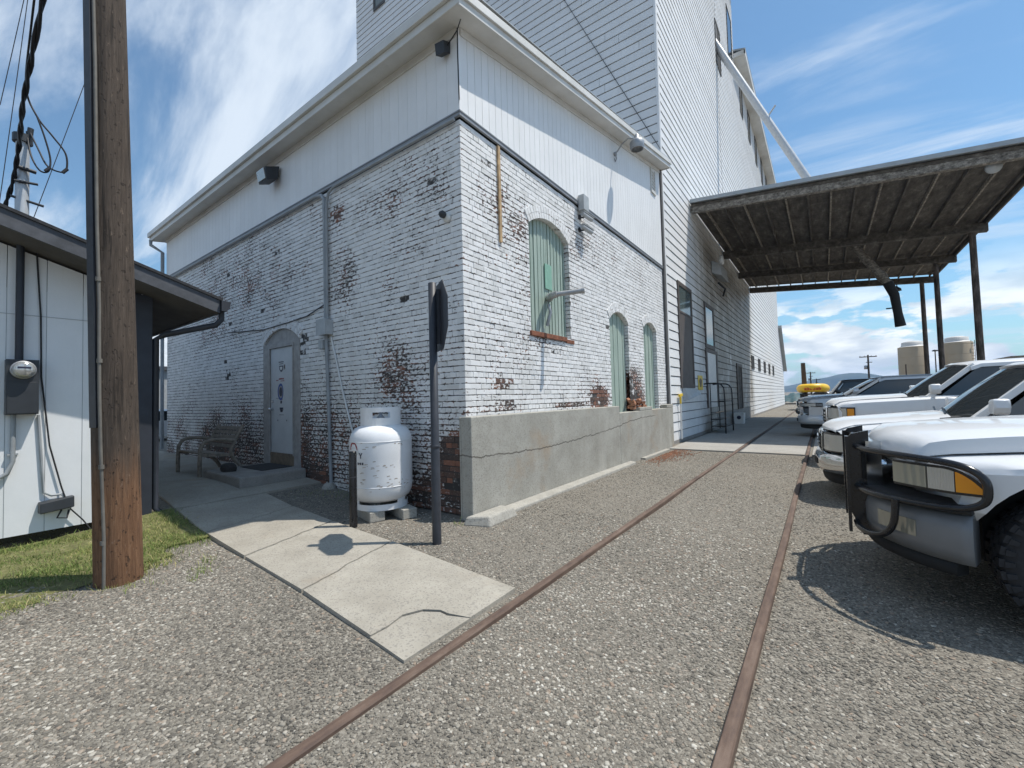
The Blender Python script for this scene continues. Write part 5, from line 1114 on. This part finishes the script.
def front(head0, head1, hz0, hz1, gz0, gz1, gw, bz0, bz1, bmat='chrome', corner='amber', gmat='chrome', bar=True):
    def ex(ribbon, T, root, P, H, mid, d_):
        tE = mid-.02; t1 = T(gw)
        ribbon(-t1, t1, gz0, gz1, .03, .09, 12, .02, gmat, 'grille'); ribbon(-t1+.06, t1-.06, gz0+.05, gz1-.05, .046, .05, 12, 0, 'liner', 'grille_insert')
        if bar:
            for k in range(3): z = gz0+.05+(gz1-gz0-.1)*(k+1)/4; ribbon(-t1+.06, t1-.06, z-.018, z+.018, .060, .03, 12, 0, gmat, 'grille_bar')
        for sg in (-1, 1):
            a, c = T(head0), min(T(H*.94)+head1, tE); q = sorted((sg*a, sg*c)); ribbon(q[0], q[1], hz0, hz1, .012, .05, 12, 0, 'black', 'headlight_bezel')
            w = (c-a); q = sorted((sg*(a+.015), sg*(a+w*.78))); ribbon(q[0], q[1], hz0+.02, hz1-.02, .022, .04, 8, 0, 'lens', 'headlight')
            q = sorted((sg*(a+w*.80), sg*(c-.015))); ribbon(q[0], q[1], hz0+.03, hz1-.03, .022, .04, 6, 0, corner, 'turn_signal')
        ribbon(-tE+.05, tE-.05, bz0, bz1, .07, .2, 30, .05, bmat, 'bumper'); ribbon(-t1, t1, bz0+.08, bz1-.1, .105, .03, 10, 0, 'liner', 'bumper_intake'); ribbon(-tE+.12, tE-.12, bz0-.14, bz0, .0, .14, 30, .02, 'liner', 'air_dam')
    return ex
planb = lambda H, r=.30: [(-.02, 0), (-.01, .3*H), (.03, .6*H), (.09, .78*H), (.16, .88*H), (r, .965*H), (r+.2, H+.005), (r+.4, H+.006)]
pickup('parked_truck', 'white truck second nearest, with tall chrome grille and blue reflection in its windshield', 3.74, 4.0, dict(W=1.96, L=5.3, paint='car_white', cw=1.28, belt=1.17, roof=1.80, wc=.2, bow=.24, zsx=[0, .2, 1.3, 1.6, 5.3], zsz=[.95, 1.02, 1.12, 1.16, 1.18], rock=.46, chin=.60, ax1=.95, ax2=4.1, tr=.39, hi=.80, hr=.02, h0=.0, crown=.06, wt=1.95, re=4.6, ce=4.9, cat='truck', trim='chrome',
       extra=front(.55, .22, .66, .92, .62, .93, .50, .38, .64), plan=planb(.98)), GRP)
pickup('pickup_truck', 'clean white pickup third along, with orange corner lamp and white mirror', 3.80, 7.55, dict(W=2.0, L=5.8, paint='car_white', cw=1.24, belt=1.38, roof=1.97, wc=.28, bow=.22, zsx=[0, .12, .4, 1.4, 1.7, 5.8], zsz=[1.21, 1.27, 1.30, 1.35, 1.37, 1.37], rock=.52, chin=.66, ax1=.98, ax2=4.6, tr=.42, hi=.80, hr=.025, h0=.0, crown=.05, wt=1.92, re=3.9, ce=4.1, trim='chrome',
       extra=front(.62, .20, .92, 1.17, .80, 1.16, .58, .48, .76), plan=planb(1.0)), GRP)
pickup('pickup_truck', 'silver pickup in the shade of the loading roof, farthest of the row', 3.10, 13.6, dict(W=2.0, L=5.8, paint='car_silver', cw=1.12, belt=1.37, roof=1.90, wc=.24, bow=.28, zsx=[0, .12, .4, 1.3, 1.7, 5.8], zsz=[1.18, 1.25, 1.29, 1.34, 1.36, 1.38], rock=.50, chin=.62, ax1=.98, ax2=4.6, tr=.40, hi=.80, hr=.025, h0=.0, crown=.05, wt=1.88, re=4.3, ce=4.5,
       extra=front(.58, .34, 1.0, 1.13, .74, 1.16, .55, .44, .72, 'car_silver', 'bumpergrey', 'chrome', True), plan=planb(1.0, .34)), GRP)
pickup('parked_truck', 'dark truck beyond the silver pickup, mostly hidden', 2.75, 20.4, dict(W=1.95, L=5.2, paint='car_dark', cw=1.2, belt=1.36, roof=1.98, bow=.22, zsx=[0, .2, 1.2, 1.6, 5.2], zsz=[1.12, 1.18, 1.28, 1.34, 1.36], rock=.5, chin=.62, ax1=.95, ax2=4.2, tr=.40, hi=.80, hr=.02, h0=.0, crown=.04, wt=1.6, re=3.9, ce=4.0, cat='truck',
       extra=front(.58, .2, .92, 1.12, .78, 1.1, .55, .46, .74, 'bumpergrey'), plan=planb(.975)), GRP)

# ------------------------------------------------------------------ far things
for k, (x, y, r, h, lab) in enumerate(((11.25, 55.4, 1.16, 5.75, 'tan storage tank, left of the pair behind the canopy posts'), (14.35, 54.9, 1.12, 5.85, 'tan storage tank, right of the pair, with a ladder'))):
    t = thing('storage_tank', lab, 'storage tank', (x, y, 0), 'tan storage tanks')
    b = MB(); b.lathe([(r, 0), (r, h), (r-.02, h+.02)], (x, y, 0), 'z', 40)
    for z in np.arange(.9, h, .95): b.lathe([(r, z), (r+.012, z+.02), (r, z+.04)], (x, y, 0), 'z', 40)
    b.build('shell', 'silo', t)
    b = MB(); b.lathe([(r-.02, h+.02), (r*.80, h+.12), (r*.75, h+.2), (r*.74, h+.50), (r*.4, h+.62), (0, h+.66)], (x, y, 0), 'z', 30); b.build('roof', 'silotop', t)
    if k == 1:
        b = MB(); q = Vector((x+r*.85, y-r*.55, 0))
        for d in (-.12, .12): b.tube([q+Vector((d, -.1, 0)), q+Vector((d, -.1, h+.1))], .025, 5)
        for z in np.arange(.3, h, .3): b.tube([q+Vector((-.12, -.1, z)), q+Vector((.12, -.1, z))], .015, 4)
        b.build('ladder', 'farpole', t)
def upole(x, y, h, r, lab, arm=True, lean=0.0):
    t = thing('utility_pole', lab, 'utility pole', (x, y, 0)); b = MB(); b.tube([(x, y, -.2), (x+lean*h*.5, y, h*.5), (x+lean*h, y, h)], [r, r*.9, r*.75], 10); b.build('trunk', 'farpole', t)
    if arm:
        b = MB(); b.bar((x-1.1, y, h-.3), (x+1.1, y, h-.3), .12, .14); b.bar((x-.3, y, h-1.2), (x+.5, y, h-1.2), .1, .1); b.build('crossarm', 'farpole', t)
        b = MB(); b.lathe([(0, 0), (.22, 0), (.22, .6), (0, .62)], (x-.35, y, h-2.3), 'z', 10); b.build('transformer', 'galv', t)
        for dx in (-1, -.4, .4, 1): b = MB(); b.lathe([(0, 0), (.05, 0), (.05, .15), (0, .16)], (x+dx, y, h-.23), 'z', 6); b.build('insulator', 'galv', t)
upole(9.7, 85.7, 7.15, .16, 'distant utility pole with crossarm and transformer above the vehicles')
upole(2.44, 40.8, 3.98, .22, 'dark leaning thick timber post beyond the elevator', False, -.018)
upole(.95, 135.8, 6.7, .2, 'far small utility pole right of the leaning post')
upole(1.9, 160, 5.4, .2, 'farthest tiny utility pole low on the skyline')
t = thing('street_lamp', 'slim distant lamp post between the two tan tanks', 'street lamp', (14.36, 65, 0)); b = MB(); b.tube([(14.36, 65, 0), (14.36, 65, 5.8)], [.08, .05], 8); b.build('pole', 'farpole', t); b = MB(); b.lathe([(0, .2), (.25, .12), (.28, 0), (0, -.05)], (14.36, 65, 5.8), 'z', 12); b.build('head', 'box', t)
t = thing('fence_post', 'thin dark pole in front of the left tan tank', 'pole', (9.9, 45, 0)); b = MB(); b.tube([(9.75, 47.5, 0), (9.75, 47.5, 3.7)], .05, 6); b.build('shaft', 'farpole', t)
t = thing('beige_building', 'beige flat building end showing past the white pickup roofs', 'building', (28, 83, 0)); b = MB(); b.box(24.7, 34, 83, 92, 0, 5.3); b.build('wall', 'beige', t); b = MB(); b.box(24.4, 34.3, 82.7, 92.3, 5.302, 5.6); b.build('roof', 'tan', t)
for k in range(3): b = MB(); b.box(25.6+2.6*k, 26.8+2.6*k, 82.96, 83, 1.2, 2.6); b.build('window', 'glass', t)
# raft on a low trailer
RC = Vector((3.02, 39, 0))
t = thing('inflatable_raft', 'bright yellow inflatable raft with orange lettering, tied on a trailer', 'raft', (RC.x, RC.y, 1.3))
b = MB(); pts = []
for k in range(28):
    a = 2*math.pi*k/28; pts.append((RC.x+.80*math.copysign(abs(math.cos(a))**.7, math.cos(a)), RC.y+1.6*math.sin(a), 1.72+.05*abs(math.sin(a))))
b.tube(pts, .34, 14, closed=True); b.build('tube', 'raft', t)
b = MB(); b.box(RC.x-.7, RC.x+.7, RC.y-1.3, RC.y+1.3, 1.56, 1.62); b.build('floor', 'raft', t)
b = MB()
for k in range(6): x = RC.x-.55+.19*k; b.hexa([(x, RC.y-1.905, 1.58), (x+.15, RC.y-1.905, 1.58), (x+.15, RC.y-1.80, 1.60), (x, RC.y-1.80, 1.60), (x+.03, RC.y-1.915, 1.78+.05*(k % 2)), (x+.18, RC.y-1.915, 1.76), (x+.18, RC.y-1.82, 1.78), (x+.03, RC.y-1.82, 1.8)])
b.build('lettering', 'orange', t)
t = thing('boat_trailer', 'low dark trailer carrying the yellow raft', 'trailer', (RC.x, RC.y, 0))
b = MB(); b.bar((RC.x-.8, RC.y-1.7, 1.28), (RC.x-.8, RC.y+1.7, 1.28), .1, .12); b.bar((RC.x+.8, RC.y-1.7, 1.28), (RC.x+.8, RC.y+1.7, 1.28), .1, .12)
for y in (-1.5, 0, 1.5): b.bar((RC.x-.8, RC.y+y, 1.27), (RC.x+.8, RC.y+y, 1.27), .1, .1); b.tube([(RC.x-.8, RC.y+y, .5), (RC.x-.8, RC.y+y, 1.3)], .05, 6); b.tube([(RC.x+.8, RC.y+y, .5), (RC.x+.8, RC.y+y, 1.3)], .05, 6)
b.bar((RC.x-.8, RC.y, .45), (RC.x+.8, RC.y, .45), .1, .1); b.build('frame', 'box', t)
for sg in (-1, 1): b = MB(); b.lathe([(0, -.1), (.34, -.1), (.38, -.05), (.38, .05), (.34, .1), (0, .1)], (RC.x+sg*.95, RC.y, .38), 'x', 20); b.build('wheel', 'tyre', t)
# tarp-covered heap past the elevator
b = MB(); n = 14; secs = []
for i in range(8):
    y = 57+i*.9; f = math.sin(math.pi*(i+.6)/8.2); secs.append([(-1.2+4.2*k/n, y, max(-.05, 1.35*f*math.sin(math.pi*k/n)**.6+.12*math.sin(k*1.9+i))) for k in range(n+1)])
b.loft(secs, closed=False, caps=False); tag(b.build('tarp_heap', 'tarp'), 'teal tarp thrown over a low heap beyond the elevator end', 'tarp')
def car(name, x, y, paint, lab, rot=False, group='small cars far off beyond the raft'):
    t = thing(name, lab, 'car', (x, y, 0), group); Q = (lambda u, v, z: (x+u, y+v, z)) if not rot else (lambda u, v, z: (x+v, y+u, z))
    b = MB(); prof = [(-2.1, .35), (-2.15, .7), (-1.1, .92), (-.5, 1.42), (1.0, 1.45), (1.7, .98), (2.1, .9), (2.15, .4)]
    b.loft([[Q(u*(1 if abs(v) < .8 else .97), v, z-(.06 if abs(v) > .8 and z > .8 else 0)) for u, z in prof] for v in (-.88, -.78, .78, .88)]); b.build('body', paint, t, weld=True)
    b = MB(); b.prism([(-.95, .98), (-.46, 1.36), (.95, 1.38), (1.5, 1.0)], lambda u, z, d: Q(u, d, z), -.885, .885); b.build('windows', 'glass', t)
    for u in (-1.35, 1.35):
        for v in (-.8, .8):
            b = MB(); b.lathe([(0, -.1), (.28, -.1), (.32, 0), (.28, .1), (0, .1)], Q(u, v, .32), 'x' if rot else 'y', 16); b.build('wheel', 'tyre', t)
car('parked_car', 6.9, 80, 'car_red', 'tiny red car far off beside the yellow raft'); car('parked_car', 3.0, 82, 'car_white', 'tiny white car far off behind the raft')
# seen through the gap between the house and the brick wall
t = thing('far_shop', 'pale building with dark windows glimpsed through the gap beside the house', 'building', (-27, 3, 0))
b = MB(); b.box(-34, -26, -8, 12, 0, 3.6); b.build('wall', 'boxlt', t)
for k in range(8): b = MB(); b.box(-25.998, -25.95, -7+2.2*k, -5.7+2.2*k, 1.5, 2.7); b.build('window', 'glass', t)
b = MB(); b.box(-34.2, -25.8, -8.2, 12.2, 3.602, 3.8); b.build('roof', 'fascia', t)
car('parked_car', -18.5, 1.3, 'car_white', 'white car parked in the gap between house and brick wall', True, 'cars by the house')
# hills
b = MB(); xs = np.linspace(-6000, 6000, 240)
def ridge(x, s_): return 34+58*max(0, 1-((x-150)/330)**2)**1.2 + 14*mnoise.noise(Vector((x*.004, s_, 0)))+8*mnoise.noise(Vector((x*.013, s_, 2)))
secs = []
for d, f in ((2900, -.05), (3000, .55), (3080, .95), (3130, 1.0), (3400, .7), (3800, -.05)):
    secs.append([(x, d+60*mnoise.noise(Vector((x*.002, 0, d))), max(-2, ridge(x, 1)*f+3*mnoise.noise(Vector((x*.02, d*.01, 0))))) for x in xs])
b.loft(secs, closed=False, caps=False); struct(b.build('hills', 'hill'))
b = MB(); ys = np.linspace(-4000, 4000, 160); secs = []
for d, f in ((-2900, -.05), (-3050, .8), (-3150, 1.0), (-3600, -.05)): secs.append([(d, y, max(-2, (30+18*mnoise.noise(Vector((y*.003, 5, 0))))*f)) for y in ys])
b.loft(secs, closed=False, caps=False); struct(b.build('hills', 'hill'))

# ------------------------------------------------------------------ gravel stones and grass
def in_walk(x, y):
    lo = np.interp(x, [-14, -4.4, .28, 1.76], [-2.0, -2.06, -2.34, -2.50]); hi = np.interp(x, [-3.47, -3.46, -.37, 1.75], [0.02, -.96, -1.15, -1.39])
    return (x < 1.775) & (y > lo-.02) & (y < hi+.02)
def turf(x, y):      # soft grass weight
    n = np.array([mnoise.noise(Vector((a*1.6, c*1.6, 3))) for a, c in zip(x, y)]) if len(x) else np.zeros(0)
    edge = np.interp(y, [-5, -4.2, -3.7, -3.35, -3.0, -2.6, -2.3, -2.0], [-.95, -1.0, -1.12, -1.2, -1.15, -1.55, -1.95, -2.5])
    n = n+.6*np.array([mnoise.noise(Vector((a*6, c*6, 8))) for a, c in zip(x, y)]) if len(x) else n
    return sstep(edge-x+.32*n, -.22, .34)*(x > -3.7)*(y < -2.02)
def blocked(x, y):
    g = in_walk(x, y) | ((x < .0) & (y > .0)) | ((x < .2) & (y > -.13)) | ((x < -3.5) & (y < -2.4)) | (y > 7.98)
    for xc in (1.89, 3.39): g |= np.abs(x-xc) < (.034-.016*(rng.random(len(x)) < .12))
    g |= (x < -3.46) & (y > -2.1); g |= np.hypot(x-TC.x, y-TC.y) < .42; g |= np.hypot(x+1.3, y+3.13) < .17
    return g
def stones():
    tmpl = []                       # flat angular chips: irregular slab with chamfered top
    for k in range(16):
        r2 = random.Random(k); m = r2.choice((5, 6, 6, 7)); an = sorted((2*math.pi*(i+r2.uniform(-.3, .3))/m) for i in range(m)); rad = [r2.uniform(.7, 1.15) for _ in range(m)]
        tl = (r2.uniform(-.25, .25), r2.uniform(-.25, .25)); q = []
        for sc_, h in ((1.0, -.8), (1.0, .25), (r2.uniform(.6, .82), .8)):
            for a_, r_ in zip(an, rad): u, v = sc_*r_*math.cos(a_), sc_*r_*math.sin(a_); q.append((u, v, h + (tl[0]*u+tl[1]*v)*(1 if h > 0 else 0)))
        q.append((0, 0, .85)); f = []
        for L0 in (0, m):
            for i in range(m): j = (i+1) % m; f += [(L0+i, L0+j, L0+m+j), (L0+i, L0+m+j, L0+m+i)]
        f += [(2*m+i, 2*m+(i+1) % m, 3*m) for i in range(m)]
        tmpl.append((np.array(q), np.array(f)))
    x, y, s = [], [], []
    def scatter(n, x0, x1, y0, y1, smin, smax, pw):
        px, py = rng.uniform(x0, x1, n), rng.uniform(y0, y1, n); sz = smin+(smax-smin)*rng.random(n)**pw
        x.append(px); y.append(py); s.append(sz)
    scatter(120000, -3.4, 7.0, -4.6, 1.0, .004, .0135, 2.0)
    scatter(70000, -.6, 4.6, -4.0, -.8, .003, .011, 1.8)
    scatter(60000, -.2, 4.4, -1.2, 8.0, .005, .013, 2.0)
    scatter(22000, 3.4, 7.0, -2.5, 3.0, .004, .013, 2.2)
    scatter(600, -1.8, 6.5, -4.2, 3.0, .012, .022, 2.5)
    scatter(34000, -2.2, 1.7, -4.3, -2.1, .005, .015, 2.0)
    x, y, s = map(np.concatenate, (x, y, s))
    k = ~blocked(x, y); x, y, s = x[k], y[k], s[k]
    # compacted tracks carry fewer loose stones
    cl = np.array([mnoise.noise(Vector((a*.55, c*.55, 9)))+.5*mnoise.noise(Vector((a*1.6, c*1.6, 4))) for a, c in zip(x, y)])
    tw = turf(x, y); keep = rng.random(len(x)) < np.clip(.84+.6*cl-.25*sstep(x, 2.2, 4.2), .45, 1)*(1-.80*tw); x, y, s, cl = x[keep], y[keep], s[keep], cl[keep]
    n = len(x); ti = rng.integers(0, len(tmpl), n); V, F, A = [], [], []; off = 0; z = G(x, y) + .012*np.sin(x*1.7+y*.6)*np.sin(y*1.3-x*.4) - .0105
    for q, (tv, tf) in enumerate(tmpl):
        m = np.where(ti == q)[0]
        if not len(m): continue
        an = rng.uniform(0, 6.28, len(m)); c, s_ = np.cos(an), np.sin(an); ax = rng.uniform(.75, 1.35, len(m)); az = rng.uniform(.18, .42, len(m))
        vx = tv[None, :, 0]*ax[:, None]*s[m][:, None]; vy = tv[None, :, 1]*s[m][:, None]; vz = tv[None, :, 2]*(az*s[m])[:, None]
        V.append(np.stack([x[m][:, None]+vx*c[:, None]-vy*s_[:, None], y[m][:, None]+vx*s_[:, None]+vy*c[:, None], z[m][:, None]+vz+(s[m]*.06)[:, None]], -1).reshape(-1, 3))
        nv = len(tv); F.append((tf[None]+(off+np.arange(len(m))*nv)[:, None, None]).reshape(-1, 3)); off += len(m)*nv
        A.append(np.repeat(np.clip(rng.beta(1.6, 2.1, len(m))+.13*cl[m]-.05*sstep(x[m], 2.6, 4.2), 0, 1), len(tf)))
    V = np.concatenate(V); F = np.concatenate(F); A = np.concatenate(A)
    me = bpy.data.meshes.new('gravel_stones'); me.vertices.add(len(V)); me.vertices.foreach_set('co', V.ravel().astype(np.float32)); me.loops.add(F.size); me.loops.foreach_set('vertex_index', F.ravel().astype(np.int32))
    me.polygons.add(len(F)); me.polygons.foreach_set('loop_start', np.arange(0, F.size, 3, dtype=np.int32)); me.update(calc_edges=True)
    a = me.attributes.new('rnd', 'FLOAT', 'FACE'); a.data.foreach_set('value', A.astype(np.float32)); me.materials.append(MT['stone'])
    ob = bpy.data.objects.new('gravel_stones', me); COL.objects.link(ob); struct(ob, 'stuff')
stones()
def grass():
    n = 120000; x = rng.uniform(-3.55, -.4, n); y = rng.uniform(-5.2, -2.02, n)
    k = (~blocked(x, y)) & (rng.random(n) < turf(x, y)*np.clip(.42+1.1*np.array([mnoise.noise(Vector((a*2.2, c*2.2, 7))) for a, c in zip(x, y)]), .08, 1)); x, y = x[k], y[k]
    x2 = rng.uniform(-3.52, -1.2, 1500); y2 = rng.uniform(-2.35, -2.05, 1500); k2 = rng.random(1500) < sstep(-2.6-x2, -.2, .6); x = np.concatenate([x, x2[k2]]); y = np.concatenate([y, y2[k2]])
    # tufts among the stones, at the wall foot and in the dirt patch
    for cx, cy, m_, sd_ in ((-.95, -2.62, 60, .07), (-1.2, -2.5, 60, .08), (-.75, -2.75, 30, .05), (-2.6, -.25, 140, .22), (-1.9, -.15, 90, .2), (-3.0, -.5, 60, .2), (.08, -.3, 20, .06), (3.34, -1.0, 6, .03)):
        x = np.concatenate([x, rng.normal(cx, sd_, m_)]); y = np.concatenate([y, rng.normal(cy, sd_*.6, m_)])
    n = len(x); h = rng.uniform(.014, .052, n)*np.where(rng.random(n) < .08, 1.9, 1); a = rng.uniform(0, 6.28, n); w = rng.uniform(.0018, .0038, n); le = rng.uniform(.2, 1.1, n)*h; z = G(x, y)-.012
    dx, dy = np.cos(a), np.sin(a); la = rng.uniform(0, 6.28, n); lx, ly = np.cos(la)*le, np.sin(la)*le
    V = np.stack([np.stack([x-dx*w, y-dy*w, z], -1), np.stack([x+dx*w, y+dy*w, z], -1), np.stack([x+dx*w*.7+lx*.4, y+dy*w*.7+ly*.4, z+h*.6], -1), np.stack([x-dx*w*.7+lx*.4, y-dy*w*.7+ly*.4, z+h*.6], -1), np.stack([x+lx, y+ly, z+h], -1)], 1).reshape(-1, 3)
    base = np.arange(n)*5; faces = [(q, q+1, q+2, q+3) for q in base] + [(q+3, q+2, q+4) for q in base]
    c = np.clip(.45+.35*np.array([mnoise.noise(Vector((p*1.3, q*1.3, 1))) for p, q in zip(x, y)])+rng.normal(0, .22, n), 0, 1)
    b = MB(); b.v = V.tolist(); b.f = faces; b.mi = [0]*len(faces); b.sm = [False]*len(faces); b.at = [(v, 0) for v in c]+[(v, 0) for v in c]
    struct(b.build('grass_blades', 'grass', attrs=True), 'stuff')
    xs = np.arange(-3.56, -.4, .12); ys = np.arange(-9, -2.0, .12); b = MB(); idx = {}
    for i, p in enumerate(xs[:-1]):
        for j, q in enumerate(ys[:-1]):
            cx, cy = p+.06, q+.06
            if turf(np.array([cx]), np.array([cy]))[0] > .90 and not blocked(np.array([cx]), np.array([cy]))[0]:
                f = []
                for (u, v) in ((i, j), (i+1, j), (i+1, j+1), (i, j+1)):
                    if (u, v) not in idx:
                        idx[(u, v)] = len(b.v); jx = .03*math.sin(u*5.1+v*3.3); jy = .03*math.cos(u*2.7+v*4.9); b.v.append((xs[u]+jx, ys[v]+jy, Gf(xs[u]+jx, ys[v]+jy)+.004+.012*mnoise.noise(Vector((xs[u]*4, ys[v]*4, 0)))))
                    f.append(idx[(u, v)])
                b.f.append(tuple(f)); b.mi.append(0); b.sm.append(True)
    struct(b.build('turf_ground', 'soil'))
grass()
b = MB(); rr = random.Random(21)
for k in range(900):
    y = rr.gauss(6.9, .75); x = .42+abs(rr.gauss(0, .28))
    if not 5 < y < 8: continue
    s_ = rr.uniform(.004, .013); d = Vector((rr.uniform(-1, 1), rr.uniform(-1, 1), rr.uniform(-.2, .2))).normalized(); c = Vector((x, y, .0+s_*.4)); b.bar(c-d*s_, c+d*s_, s_*1.4, s_*1.1)
struct(b.build('brick_crumbs', 'rubble'), 'stuff')

# ------------------------------------------------------------------ air
hm = bpy.data.materials.new('haze'); hm.use_nodes = True; nt = hm.node_tree; nt.nodes.clear(); o = nt.nodes.new('ShaderNodeOutputMaterial'); v = nt.nodes.new('ShaderNodeVolumePrincipled')
v.inputs['Color'].default_value = (.40, .62, 1.0, 1); v.inputs['Density'].default_value = 1.7e-4; v.inputs['Anisotropy'].default_value = .2; nt.links.new(v.outputs[0], o.inputs['Volume'])
MT['haze'] = hm
b = MB(); b.box(-4600, 5400, -4300, 5000, -4, 160); struct(b.build('haze', 'haze'), 'stuff')
